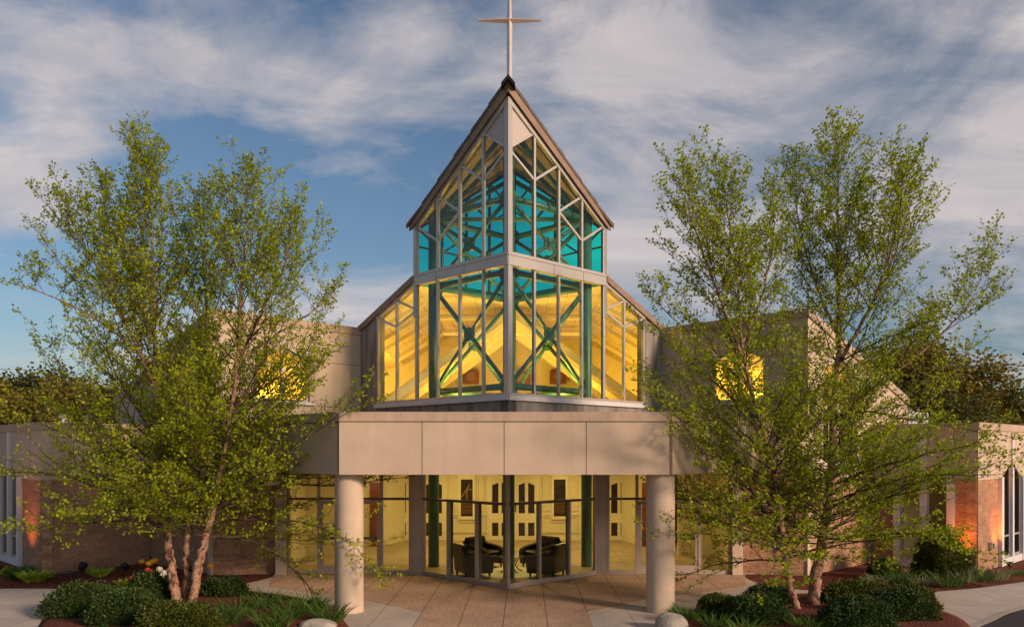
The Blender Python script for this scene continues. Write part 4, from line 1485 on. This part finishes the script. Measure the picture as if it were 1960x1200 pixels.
class Tree:
    def __init__(self, seed, leaf=.064):
        self.r = random.Random(seed)
        self.lp, self.ld = [], []
        self.limb, self.twig = MB(), MB()
        self.leaf = leaf

    def put(self, p, d, n=2):
        for _ in range(n):
            j = Vector((self.r.gauss(0, 1), self.r.gauss(0, 1), self.r.gauss(0, .8)))
            self.lp.append(tuple(p + j * .018))
            self.ld.append(tuple((d * .6 + j * .7 + Vector((0, 0, -.15)))))

    def walk(self, p, d, length, step, wob, pull, r0, r1):
        pts = [p.copy()]
        n = max(2, int(length / step))
        d = d.normalized()
        for i in range(n):
            d = (d + Vector((self.r.gauss(0, wob), self.r.gauss(0, wob), self.r.gauss(0, wob * .8) + pull))).normalized()
            p = p + d * step
            pts.append(p.copy())
        rad = [r0 + (r1 - r0) * i / n for i in range(n + 1)]
        return pts, rad

    def shoot(self, p, d, ln, pull, leafn, r0=.0042):
        q, rad = self.walk(p, d, ln, .065, .10, pull, r0, .0018)
        self.twig.tube(q, rad, 3, cap=False)
        for k in range(1, len(q)):
            self.put(q[k], (q[k] - q[k - 1]).normalized(), leafn)
        return q

    def twigs(self, pts, f0, dens, lmax, pull, leafn):
        """leafy shoots along a branch, alternating sides"""
        r = self.r
        tot = len(pts)
        step = (pts[1] - pts[0]).length
        acc, side = 0, 1
        for i in range(max(1, int(tot * f0)), tot):
            d = (pts[i] - pts[i - 1]).normalized()
            acc += step * dens
            while acc > 0:
                acc -= 1
                side = -side
                lat = d.cross(Vector((r.gauss(0, .5), r.gauss(0, .5), 1)))
                if lat.length < .01:
                    continue
                lat.normalize()
                dd = d * .8 + lat * side * r.uniform(.4, .9) + Vector((0, 0, r.uniform(-.1, .4)))
                ln = max(.12, lmax * (1 - (i / tot) * .5) * r.uniform(.5, 1.2))
                q = self.shoot(pts[i], dd, ln, pull, leafn if r.random() < .8 else 1)
                if ln > .26 and len(q) > 3:
                    for k in range(2, len(q) - 1, 2):
                        dq = (q[k] - q[k - 1]).normalized()
                        l2 = dq.cross(Vector((r.gauss(0, 1), r.gauss(0, 1), 1))).normalized()
                        self.shoot(q[k], dq * .7 + l2 * r.choice((-1, 1)) * .7, r.uniform(.1, .22), pull, leafn, .003)
        d = (pts[-1] - pts[-2]).normalized()
        self.shoot(pts[-1], d, .2, pull, leafn + 1)

    def leader(self, pts, r0, r1, zmin, ztop, lbot, ltop, space=.2, rough=.12, elev=(20, 62), bias=None, dens=9.0, leafn=2, droop=-.02, az_off=0.0):
        r = self.r
        P = [Vector(p) for p in curve([tuple(p) for p in pts], 10)]
        # resample with a little waver
        n = len(P)
        rad = [max(r1, r0 * .8 * (1 - i / (n - 1)) ** 1.1 + r1 * .8) for i in range(n)]
        P2 = [p + Vector((r.gauss(0, .012), r.gauss(0, .012), 0)) for p in P]
        self.limb.tube(P2, rad, 10, rough=rough)
        az = r.uniform(0, 6.28) + az_off
        nxt = zmin
        for i in range(1, n):
            while P2[i].z > nxt:
                gap_ = 1.9 if 4.2 < P2[i].z < 6.4 else (.75 if P2[i].z < 3.6 else .80)
                nxt += gap_ * space * (.40 + .42 * min(1, max(0, (P2[i].z - 2) / 5))) * r.uniform(.6, 1.35)
                t = min(1, max(0, (P2[i].z - zmin) / max(.01, ztop - zmin)))
                az += 2.4 + r.uniform(-.5, .5)
                ln = (lbot * (1 - t) ** .75 + ltop) * r.uniform(.55, 1.15)
                el = R(elev[0] + (elev[1] - elev[0]) * t ** .6 + r.uniform(-10, 10))
                d = Vector((math.cos(az) * math.cos(el), math.sin(az) * math.cos(el), math.sin(el)))
                if bias is not None:
                    ln *= 1 + bias[2] * max(-.5, d.x * bias[0] + d.y * bias[1])
                br0 = min(rad[i] * .42, .005 + ln * .0058)
                pull = droop * max(0, 1 - 3 * t) + .035 * min(1, t * 2.5)
                q, rd = self.walk(P2[i], d, ln, .13, .07, pull, br0, .003)
                self.limb.tube(q, rd, 5, mi=1, cap=False)
                tp_ = pull * .5 + .03
                # secondary branches
                k = max(1, int(len(q) * .18))
                while k < len(q) - 1:
                    dq = (q[k] - q[k - 1]).normalized()
                    lat = dq.cross(Vector((r.gauss(0, .35), r.gauss(0, .35), 1))).normalized() * r.choice((-1, 1))
                    l3 = max(.25, (ln * .46) * (1 - k / len(q) * .6) * r.uniform(.6, 1.15))
                    q3, r3 = self.walk(q[k], dq * .85 + lat * .65 + Vector((0, 0, .18)), l3, .10, .09, tp_, rd[k] * .6, .0025)
                    self.limb.tube(q3, r3, 4, mi=1, cap=False)
                    self.twigs(q3, .25, dens, .27, tp_, leafn)
                    k += 1 if r.random() < .3 else 2
                self.twigs(q, .3, dens * .7, .3, tp_, leafn)
        # tip
        self.twigs(P2[-9:], .1, dens * 1.3, .34, .06, leafn)

    def finish(self, name, loc, label, cat, group=None, leafmat='birch_leaf', bark='birch_bark', twigbark='twig_bark', extra=None):
        e = empty(name, loc, label, cat, group)
        self.limb.build('trunk', [bark, twigbark], e, smooth=True)
        self.twig.build('twigs', twigbark, e)
        leaves_mesh('crown', self.lp, self.ld, self.leaf, leafmat, e)
        print('leaves', label, len(self.lp))
        return e


DL = 19.2
def stem(px_pts, d0, dds):
    out_ = []
    for (x, y), dd in zip(px_pts, dds):
        out_.append(W(x, y, d0 + dd))
    return out_

# left river birch: one clump, three stems, low fork on the left stem
tl = Tree(5)
tl.leader(stem([(342, 1168), (330, 1100), (322, 1040), (305, 900), (297, 760), (297, 600), (290, 455), (284, 305)], DL, [0, 0, .05, .1, .0, .1, .0, .0]), .15, .008, 1.55, 10.8, 3.4, .62, .17, elev=(12, 64), bias=(-1, 0, .25))
tl.leader(stem([(297, 740), (240, 620), (190, 520), (150, 450), (128, 395)], DL, [0, -.2, -.4, -.5, -.6]), .05, .006, 5.2, 9.2, 2.2, .55, .18, elev=(22, 60), bias=(-1, 0, .3))
tl.leader(stem([(353, 1166), (360, 1100), (358, 1040), (378, 900), (392, 760), (396, 600), (385, 460), (376, 372)], DL, [.1, .1, .25, .5, .8, 1.0, 1.0, .9]), .13, .008, 1.7, 9.8, 2.7, .6, .21, elev=(15, 62))
tl.leader(stem([(365, 1168), (378, 1090), (392, 1035), (415, 930), (440, 800), (455, 680), (462, 540), (470, 450), (468, 372)], DL, [-.1, -.1, -.1, -.1, -.3, -.5, -.5, -.5, -.5]), .14, .008, 1.5, 10.0, 3.2, .62, .17, elev=(10, 62), bias=(1, 0, .3))
tl.leader(stem([(452, 700), (505, 590), (545, 500), (555, 400)], DL, [-.4, -.3, -.2, -.1]), .045, .006, 5.5, 8.6, 2.0, .52, .19, elev=(22, 60), bias=(1, 0, .4))
tl.leader(stem([(290, 640), (250, 520), (205, 420), (195, 352)], DL, [.1, .5, .7, .9]), .04, .006, 6.4, 9.9, 1.0, .52, .2, elev=(28, 62))
tl.leader(stem([(293, 700), (205, 625), (105, 570), (15, 540)], DL, [0, -.3, -.5, -.7]), .042, .006, 5.6, 7.5, 1.4, .5, .17, elev=(35, 60))
tl.leader(stem([(455, 690), (530, 640), (600, 595), (640, 560)], DL, [-.5, -.5, -.4, -.3]), .038, .006, 5.6, 7.3, 1.0, .5, .18, elev=(35, 60))
bt = tl.finish('birch_tree', tuple(G(352, 1164)), 'multi-stemmed river birch with peeling pink bark in the left front bed', 'tree')

# right: thick-trunked birch
DR = 18.9
tr_ = Tree(12)
tr_.leader(stem([(1556, 1172), (1562, 1100), (1580, 1000), (1592, 900), (1596, 780), (1604, 660), (1606, 540), (1604, 415), (1600, 268)], DR, [0, 0, .1, .2, .3, .3, .3, .3, .3]), .17, .009, 1.35, 11.1, 3.0, .62, .18, elev=(10, 64), bias=(1, -.1, .25))
tr_.leader(stem([(1602, 700), (1660, 600), (1700, 500), (1722, 390), (1728, 325)], DR, [.3, .1, .0, -.1, -.2]), .06, .007, 5.2, 10.5, 2.2, .55, .17, elev=(20, 62), bias=(1, 0, .35))
tr_.leader(stem([(1600, 800), (1690, 730), (1780, 660), (1850, 590), (1895, 545)], DR, [.2, -.2, -.5, -.8, -.9]), .05, .006, 4.2, 7.9, 2.4, .52, .18, elev=(18, 55), bias=(1, 0, .35))
tr_.leader(stem([(1604, 640), (1560, 540), (1530, 430), (1522, 315)], DR, [.3, .5, .7, .8]), .045, .006, 6.5, 10.2, 1.1, .55, .19, elev=(28, 62))
tr_.finish('birch_tree', tuple(G(1556, 1168)), 'tallest birch with the thick trunk in the right front bed', 'tree')
# right: slender birch leaning left
t3 = Tree(23)
t3.leader(stem([(1528, 1170), (1512, 1120), (1500, 1040), (1486, 930), (1462, 830), (1436, 740), (1418, 640), (1410, 520), (1395, 415), (1382, 338)], 18.4, [0, 0, 0, .0, -.1, -.1, .0, .1, .1, .1]), .105, .008, 1.1, 10.1, 2.9, .62, .17, elev=(12, 62), bias=(-1, -.1, .3))
t3.leader(stem([(1425, 690), (1385, 590), (1345, 480), (1318, 400), (1308, 340)], 18.4, [0, -.2, -.4, -.5, -.5]), .045, .006, 5.6, 9.7, 1.3, .55, .18, elev=(22, 60), bias=(-1, 0, .35))
t3.leader(stem([(1420, 660), (1460, 560), (1480, 450), (1478, 360)], 18.4, [0, .3, .5, .6]), .04, .006, 6.0, 9.0, 1.0, .55, .2, elev=(25, 60))
t3.leader(stem([(1440, 745), (1370, 680), (1290, 610), (1240, 560)], 18.4, [0, -.2, -.3, -.3]), .036, .006, 5.0, 7.0, 1.1, .5, .17, elev=(35, 60))
t3.finish('birch_tree', tuple(G(1525, 1168)), 'slender birch leaning left over the canopy in the right front bed', 'tree')


# ---- background woodland, individual trees
def wood_tree(seed, h, w, leafmat, dens=1.0, leaf=.2):
    r = random.Random(seed)
    e = empty('woodland_tree', (0, 0, 0), 'x', 'tree', 'woodland trees behind the church')
    tk, lp, ld = MB(), [], []
    tk.tube([(0, 0, -.5), (r.uniform(-.2, .2), .1, h * .4), (r.uniform(-.4, .4), 0, h * .75), (r.uniform(-.4, .4), 0, h * .95)], [.3, .22, .12, .04], 7)
    for k in range(26):
        z = h * r.uniform(.18, .9)
        az = r.uniform(0, 6.28)
        ln = w * (1 - abs(z / h - .45) * .9) * r.uniform(.55, 1.05)
        p = Vector((0, 0, z))
        d = Vector((math.cos(az), math.sin(az), r.uniform(.2, .8))).normalized()
        pts = [p]
        for q in range(6):
            d = (d + Vector((r.gauss(0, .12), r.gauss(0, .12), r.gauss(0, .1)))).normalized()
            pts.append(pts[-1] + d * ln / 6)
        tk.tube(pts, [.09, .075, .06, .045, .035, .025, .012], 5, cap=False)
        for q in range(1, 7):
            for _ in range(int(5 * dens)):
                c = pts[q] + Vector((r.gauss(0, .45), r.gauss(0, .45), r.gauss(0, .4)))
                if r.random() < .5:
                    tk.tube([pts[q], (pts[q] + c) / 2 + Vector((0, 0, .1)), c], [.022, .014, .008], 3, cap=False)
                for _ in range(16):
                    o = Vector((r.gauss(0, .3), r.gauss(0, .3), r.gauss(0, .24)))
                    lp.append(tuple(c + o)); ld.append((r.gauss(0, 1), r.gauss(0, 1), r.gauss(0, 1)))
    tk.build('trunk', 'grey_bark', e)
    leaves_mesh('crown', lp, ld, leaf, leafmat, e, .5)
    return e

protos = [wood_tree(1, 9.0, 3.6, 'wood_leaf'), wood_tree(2, 8.0, 3.8, 'wood_leaf_dark'), wood_tree(3, 9.5, 3.2, 'wood_leaf', .55)]
spots = [  # px, top y, depth, kind
    (-30, 660, 46, 0), (35, 672, 50, 1), (85, 690, 47, 0), (135, 690, 52, 2), (185, 700, 48, 1), (235, 715, 50, 0), (290, 705, 54, 2), (345, 715, 52, 1), (0, 700, 60, 1), (160, 680, 62, 0),
    (1650, 640, 50, 0), (1700, 600, 48, 2), (1745, 590, 46, 0), (1795, 620, 44, 2), (1840, 640, 47, 0), (1770, 690, 42, 1), (1880, 700, 50, 1), (1925, 725, 52, 1), (1975, 735, 50, 1), (1690, 690, 44, 1), (1820, 720, 42, 1), (1950, 750, 60, 0)]
order = ['first', 'second', 'third', 'fourth', 'fifth', 'sixth', 'seventh', 'eighth', 'ninth', 'tenth', 'eleventh', 'twelfth']
kinds = ['olive budding tree', 'dark leafy tree', 'thin open-branched tree']
hts = [9.0, 8.0, 9.5]
sp_sorted = sorted(range(len(spots)), key=lambda i: spots[i][0])
nl = sum(1 for s_ in spots if s_[0] < 1000)
rank = {}
for pos, i in enumerate(sp_sorted):
    rank[i] = (pos, 'left') if pos < nl else (pos - nl, 'right')
used = set()
for i, (px, ty, d, kd) in enumerate(spots):
    o = protos[kd] if kd not in used else copy_tree(protos[kd])
    used.add(kd)
    X = (px - 1003) * d / F + CX
    zt = CZ + (864 - ty) * d / F
    o.location = (X, d, -.03)
    k = zt / (hts[kd] * 1.2)
    o.scale = (k * random.uniform(1.1, 1.4), k * random.uniform(1.1, 1.4), k)
    o.rotation_euler = (0, 0, random.uniform(0, 6.28))
    rk_, sd2 = rank[i]
    o['label'] = f"{kinds[kd]} in the woodland behind the {sd2} wing, {order[rk_]} tree counted from the left"


# ---- shrubs
def shrub(name, c, rx, ry, h, mat, label, cat='shrub', n=7000, leaf=.05, seed=0, group=None, wid=.4):
    r = np.random.default_rng(seed)
    e = empty(name, (c[0], c[1], c[2]), label, cat, group)
    # lumpy inner mass of stems
    u = r.normal(size=(n, 3)); u[:, 2] = np.abs(u[:, 2]); u /= np.linalg.norm(u, axis=1, keepdims=True)
    k = [(r.normal(size=3), r.uniform(2.5, 6), r.uniform(0, 6.28)) for _ in range(6)]
    def lump(q):
        s = np.zeros(len(q))
        for a, f, ph in k:
            s += np.sin(q @ a * f + ph)
        return 1 + s * .045
    sh = r.uniform(.80, 1.04, n) * lump(u)
    sh = sh * np.where(r.random(n) < .07, r.uniform(1.02, 1.16, n), 1.0)
    P = u * sh[:, None] * np.array([rx, ry, h]) + np.array([c[0], c[1], c[2]])
    D = u * np.array([1, 1, .8]) + r.normal(size=(n, 3)) * .55 + np.array([0, 0, .25])
    leaves_mesh('foliage', P, D, leaf, mat, e, wid)
    cm = MB()
    seg, rg_ = 20, 8
    vs, fs = [], []
    for i in range(rg_ + 1):
        ph = (math.pi / 2) * i / rg_
        for j in range(seg):
            a = 2 * math.pi * j / seg
            q = np.array([[math.cos(a) * math.cos(ph), math.sin(a) * math.cos(ph), math.sin(ph)]])
            s_ = .80 * float(lump(q)[0])
            vs.append((c[0] + q[0, 0] * rx * s_, c[1] + q[0, 1] * ry * s_, c[2] - .03 + q[0, 2] * h * s_))
    for i in range(rg_):
        for j in range(seg):
            k2 = (j + 1) % seg
            fs.append((i * seg + j, i * seg + k2, (i + 1) * seg + k2, (i + 1) * seg + j))
    cm.add(vs, fs)
    cm.build('stems', mat, e, smooth=True)
    return e


def gp(x, y, z=.06):
    p = G(x, y, z); return (p.x, p.y, z)


MND = 'low mounded shrubs in the front beds'
shrub('mounded_shrub', gp(170, 1172), 0.85, .75, .62, 'shrub_dark', 'dark green mounded shrub at the outer left end of the left front bed', seed=1, group=MND, n=9000)
shrub('mounded_shrub', gp(245, 1192), 0.80, .6, .62, 'shrub_dark', 'dark green mounded shrub in front of the outermost one on the left', seed=2, group=MND, n=9000)
shrub('mounded_shrub', gp(285, 1150), 0.62, .5, .55, 'shrub_dark', 'nearly black mounded shrub left of the three birch stems', seed=3, group=MND, n=7000)
shrub('mounded_shrub', gp(345, 1212), 0.80, .6, .55, 'shrub_mid', 'yellow-green mounded shrub at the bottom edge below the three birch stems', seed=4, group=MND, n=11000)
shrub('mounded_shrub', gp(430, 1140), 0.58, .5, .48, 'shrub_dark', 'dark low shrub just right of the three birch stems', seed=5, group=MND)
shrub('mounded_shrub', gp(1445, 1190), 0.70, .6, .55, 'shrub_dark', 'dark mounded shrub left of the slender birch foot', seed=6, group=MND, n=8000)
shrub('mounded_shrub', gp(1475, 1155), 0.6, .5, .42, 'shrub_dark', 'low dark shrub behind the boulder bed, left of both right trunks', seed=7, group=MND)
shrub('mounded_shrub', gp(1640, 1200), 0.75, .6, .62, 'shrub_dark', 'dark mounded shrub at the bottom edge right of the thick birch trunk', seed=8, group=MND, n=9000)
shrub('mounded_shrub', gp(1715, 1182), 0.80, .6, .62, 'shrub_dark', 'dark glossy mounded shrub near the outer right end of the right front bed', seed=9, group=MND, n=9000)
shrub('mounded_shrub', gp(1640, 1156), 0.95, .5, .52, 'shrub_mid', 'olive mounded shrub behind the dark ones right of the thick birch trunk', seed=10, group=MND, n=9000)
shrub('mounded_shrub', gp(1740, 1162), 0.62, .5, .5, 'shrub_mid', 'olive mounded shrub at the outer right end of the right front bed', seed=11, group=MND)
shrub('mounded_shrub', gp(1380, 1175), 0.55, .5, .42, 'shrub_mid', 'small olive shrub behind the boulder of the right bed', seed=12, group=MND)
shrub('round_bush', gp(1802, 1100), 0.78, .7, 1.28, 'shrub_mid', 'large round dark bush in front of the right pointed window', seed=13, n=15000, leaf=.055)
shrub('ball_shrub', gp(1694, 1104), 0.40, .4, .52, 'shrub_dark', 'small ball-shaped shrub by the left pier of the right pointed window', seed=14, n=5000)


def clump(name, c, rad, n, L, w, mat, label, cat, droop=1.0, seed=0, group=None, spread=.8):
    """fountain of blade leaves"""
    r = random.Random(seed)
    b = MB()
    for _ in range(n):
        a = r.uniform(0, 6.28)
        rr = rad * math.sqrt(r.random())
        p = Vector((c[0] + math.cos(a) * rr, c[1] + math.sin(a) * rr, c[2] - .02))
        a2 = a + r.gauss(0, .9)
        ln = L * r.uniform(.6, 1.15)
        d = Vector((math.cos(a2) * spread * r.uniform(.2, 1), math.sin(a2) * spread * r.uniform(.2, 1), 1)).normalized()
        sd = d.cross(Vector((r.gauss(0, .3), r.gauss(0, .3), 1)))
        if sd.length < .01: sd = Vector((1, 0, 0))
        sd.normalize()
        vs = []
        seg = 5
        for k in range(seg + 1):
            t_ = k / seg
            ww = w * (1 - t_) ** .6 * (.5 + min(1, t_ * 3) * .5) if t_ < 1 else 0.001
            vs.append(tuple(p - sd * ww)); vs.append(tuple(p + sd * ww))
            d = (d + Vector((0, 0, -.28 * droop * t_)) + Vector((math.cos(a2), math.sin(a2), 0)) * .10 * droop).normalized()
            p = p + d * ln / seg
        b.add(vs, [(2 * k, 2 * k + 1, 2 * k + 3, 2 * k + 2) for k in range(seg)])
    o = b.build(name, mat, smooth=True)
    return tag(o, label, cat, group)


LIL = 'daylily clumps in the front beds'
for i, (x, y, lb) in enumerate(((455, 1182, 'broad bright daylily clump right of the yellow-green shrub at the bottom'), (505, 1165, 'daylily clump in the middle of the left bed, right of the birch stems'),
                                (550, 1185, 'daylily clump at the bottom edge left of the left boulder'), (590, 1170, 'daylily clump above the left boulder'),
                                (630, 1186, 'outermost daylily clump of the left bed, beside the left column'), (520, 1205, 'front daylily clump at the bottom edge of the left bed'),
                                (425, 1200, 'bright daylily clump at the bottom edge touching the yellow-green shrub'))):
    clump('daylily', gp(x, y), .30, 120, .55, .016, 'blade_leaf', lb, 'daylily', .9, 40 + i, LIL)
for i, (x, y, lb) in enumerate(((1370, 1200, 'daylily clump just right of the right boulder'), (1320, 1185, 'daylily clump behind the right boulder'), (1545, 1205, 'pale daylily clump at the foot of the thick birch'), (1430, 1215, 'daylily clump at the bottom edge below the dark shrub'))):
    clump('daylily', gp(x, y), .3, 110, .42, .016, 'blade_leaf', lb, 'daylily', .9, 60 + i, LIL)
clump('hosta', gp(66, 1112, 0), .22, 260, .44, .06, 'hosta_leaf', 'variegated hosta with yellow-green leaves by the left edge', 'hosta', 1.3, 71, 'hostas in the left rear bed')
clump('hosta', gp(38, 1106, 0), .22, 200, .50, .045, 'blade_leaf', 'plain green hosta behind the variegated one at the left edge', 'hosta', 1.2, 72, 'hostas in the left rear bed')
clump('hosta', gp(190, 1102, 0), .18, 180, .38, .04, 'hosta_leaf', 'small bright hosta between the two black floodlights', 'hosta', 1.2, 73, 'hostas in the left rear bed')
clump('hosta', gp(-4, 1098, 0), .2, 60, .3, .04, 'hosta_leaf', 'hosta cut by the left edge of the picture', 'hosta', 1.2, 79, 'hostas in the left rear bed')
clump('grass_tuft', gp(126, 1117, 0), .12, 50, .12, .008, 'blade_leaf', 'left of two tiny grass tufts on the mulch', 'grass tuft', 1, 74)
clump('grass_tuft', gp(156, 1115, 0), .14, 60, .13, .008, 'blade_leaf', 'right of two tiny grass tufts on the mulch', 'grass tuft', 1, 75)
clump('leafy_perennial', gp(243, 1118, 0), .22, 80, .28, .03, 'hosta_leaf', 'pale leafy plant at the left end of the tulip row', 'plant', 1.2, 76)
clump('leafy_perennial', gp(290, 1120, 0), .3, 90, .26, .02, 'blade_leaf', 'green leafy plant among the tulips', 'plant', 1.2, 77)
for i, (x, y, L, mat, nm, lb) in enumerate((
        (1722, 1116, .5, 'blade_leaf', 'ornamental_grass', 'green grass clump just right of the ball-shaped shrub'),
        (1760, 1118, .32, 'silver_leaf', 'silvery_perennial', 'low silvery plant in front of the round bush'),
        (1675, 1116, .30, 'silver_leaf', 'silvery_perennial', 'low silvery plant left of the ball-shaped shrub'),
        (1812, 1122, .5, 'blade_leaf', 'ornamental_grass', 'bright green grass clump below the round bush'),
        (1845, 1112, .5, 'silver_leaf', 'ornamental_grass', 'silvery grass clump right of the round bush'),
        (1872, 1110, .5, 'blade_leaf', 'ornamental_grass', 'green grass clump before the orange-lit wall'),
        (1903, 1108, .45, 'silver_leaf', 'ornamental_grass', 'outermost silvery grass clump near the right edge'),
        (1950, 1098, .18, 'blade_leaf', 'ground_plant', 'low green plant at the right edge below the white piers'))):
    clump(nm, gp(x, y, 0), .34, 130, L, .012, mat, lb, 'grass' if 'grass' in nm else 'plant', .7, 80 + i, 'grasses in the right rear bed' if 'grass' in nm else None, spread=.6)


def tulip(x, y, h, mat, lb, k):
    r = random.Random(k)
    p = G(x, y, h)
    base = Vector((p.x, p.y, 0))
    e = empty('tulip', tuple(base), lb, 'flower', 'tulips beside the birch')
    b = MB(); b.tube([base, base + Vector((.01, 0, h * .6)), base + Vector((.02, 0, h))], .006, 6); b.build('stem', 'blade_leaf', e)
    b = MB(); c = base + Vector((.02, 0, h))
    for j in range(6):
        a = j * math.pi / 3
        prof = [(0.012, 0, .025), (.06, .04, .05), (.068, .09, .042), (.052, .14, .010)]
        vs = []
        for rr, z, w in prof:
            d = Vector((math.cos(a), math.sin(a), 0)); q = Vector((-math.sin(a), math.cos(a), 0))
            vs += [tuple(c + d * rr - q * w + Vector((0, 0, z))), tuple(c + d * rr + q * w + Vector((0, 0, z)))]
        b.add(vs, [(2 * i, 2 * i + 1, 2 * i + 3, 2 * i + 2) for i in range(3)])
    b.build('bloom', mat, e, smooth=True)
    b = MB()
    for j in range(3):
        a = r.uniform(0, 6.28); d = Vector((math.cos(a), math.sin(a), 0)); q = Vector((-math.sin(a), math.cos(a), 0))
        vs = []
        for rr, z, w in ((.01, 0, .02), (.04, .12, .03), (.08, .22, .02), (.12, .26, .002)):
            vs += [tuple(base + d * rr - q * w + Vector((0, 0, z))), tuple(base + d * rr + q * w + Vector((0, 0, z)))]
        b.add(vs, [(2 * i, 2 * i + 1, 2 * i + 3, 2 * i + 2) for i in range(3)])
    b.build('leaf', 'blade_leaf', e, smooth=True)
for k, (x, y, mt, lb) in enumerate(((270, 1079, 'petal_yellow', 'yellow tulip furthest left of the yellow ones'), (283, 1083, 'petal_yellow', 'low yellow tulip, second of the yellow ones from the left'),
                                    (291, 1079, 'petal_yellow', 'yellow tulip in the middle of the yellow group'), (297, 1077, 'petal_yellow', 'yellow tulip furthest right of the yellow group left of the stems'),
                                    (281, 1096, 'petal_red', 'left one of the two upper red tulips'), (287, 1100, 'petal_red', 'right one of the two upper red tulips'), (250, 1113, 'petal_red', 'larger low red tulip at the left end of the row'),
                                    (259, 1110, 'petal_red', 'smaller low red tulip beside the left end of the row'), (304, 1094, 'petal_white', 'upper white tulip left of the birch stems'), (313, 1101, 'petal_white', 'middle white tulip touching the left birch stem'),
                                    (307, 1109, 'petal_white', 'lowest white tulip left of the birch stems'), (401, 1088, 'petal_yellow', 'yellow tulip alone on the right of the birch stems'))):
    tulip(x, y, .42, mt, lb, k)


def boulder(c, sx, sy, sz, label, seed):
    r = np.random.default_rng(seed)
    b = MB(); vs, fs = [], []
    seg, rg_ = 22, 12
    ks = [(r.normal(size=3), r.uniform(1, 3.4), r.uniform(0, 6)) for _ in range(9)]
    for i in range(rg_ + 1):
        ph = -math.pi / 2 + math.pi * i / rg_
        for j in range(seg):
            a = 2 * math.pi * j / seg
            q = np.array([math.cos(a) * math.cos(ph), math.sin(a) * math.cos(ph), math.sin(ph)])
            s = 1 + sum(math.sin(float(q @ kk_[0]) * kk_[1] + kk_[2]) for kk_ in ks) * .035
            s = min(s, 1.04)
            vs.append((c[0] + q[0] * sx * s, c[1] + q[1] * sy * s, c[2] + q[2] * sz * s))
    for i in range(rg_):
        for j in range(seg):
            k = (j + 1) % seg
            fs.append((i * seg + j, i * seg + k, (i + 1) * seg + k, (i + 1) * seg + j))
    b.add(vs, fs)
    tag(b.build('boulder', 'rock'), label, 'boulder')
# loose bark chips on the beds
def chips(x0, x1, y0, y1, n, z):
    P = np.stack([rng.uniform(x0, x1, n), rng.uniform(y0, y1, n), np.full(n, z) + rng.uniform(0, .02, n)], axis=1)
    D = rng.normal(size=(n, 3)); D[:, 2] *= .25
    return P, D
pp = [chips(-14, -8.2, 21.85, 24.5, 9000, 0.0), chips(8.6, 12.6, 21.9, 24.6, 7000, 0.0)]
o_ = leaves_mesh('mulch_chips', np.concatenate([p[0] for p in pp]), np.concatenate([p[1] for p in pp]), .05, 'mulch', None, .3, 2.0)
tag(o_, 'loose red-brown bark chips lying on the rear planting beds', 'mulch', kind='stuff')
boulder((*G(608, 1205).xy, .06), .42, .3, .18, 'rounded pale boulder at the bottom edge beside the left column', 3)
boulder((*G(1285, 1204).xy, .08), .34, .3, .28, 'grey boulder at the bottom edge beside the right column', 4)
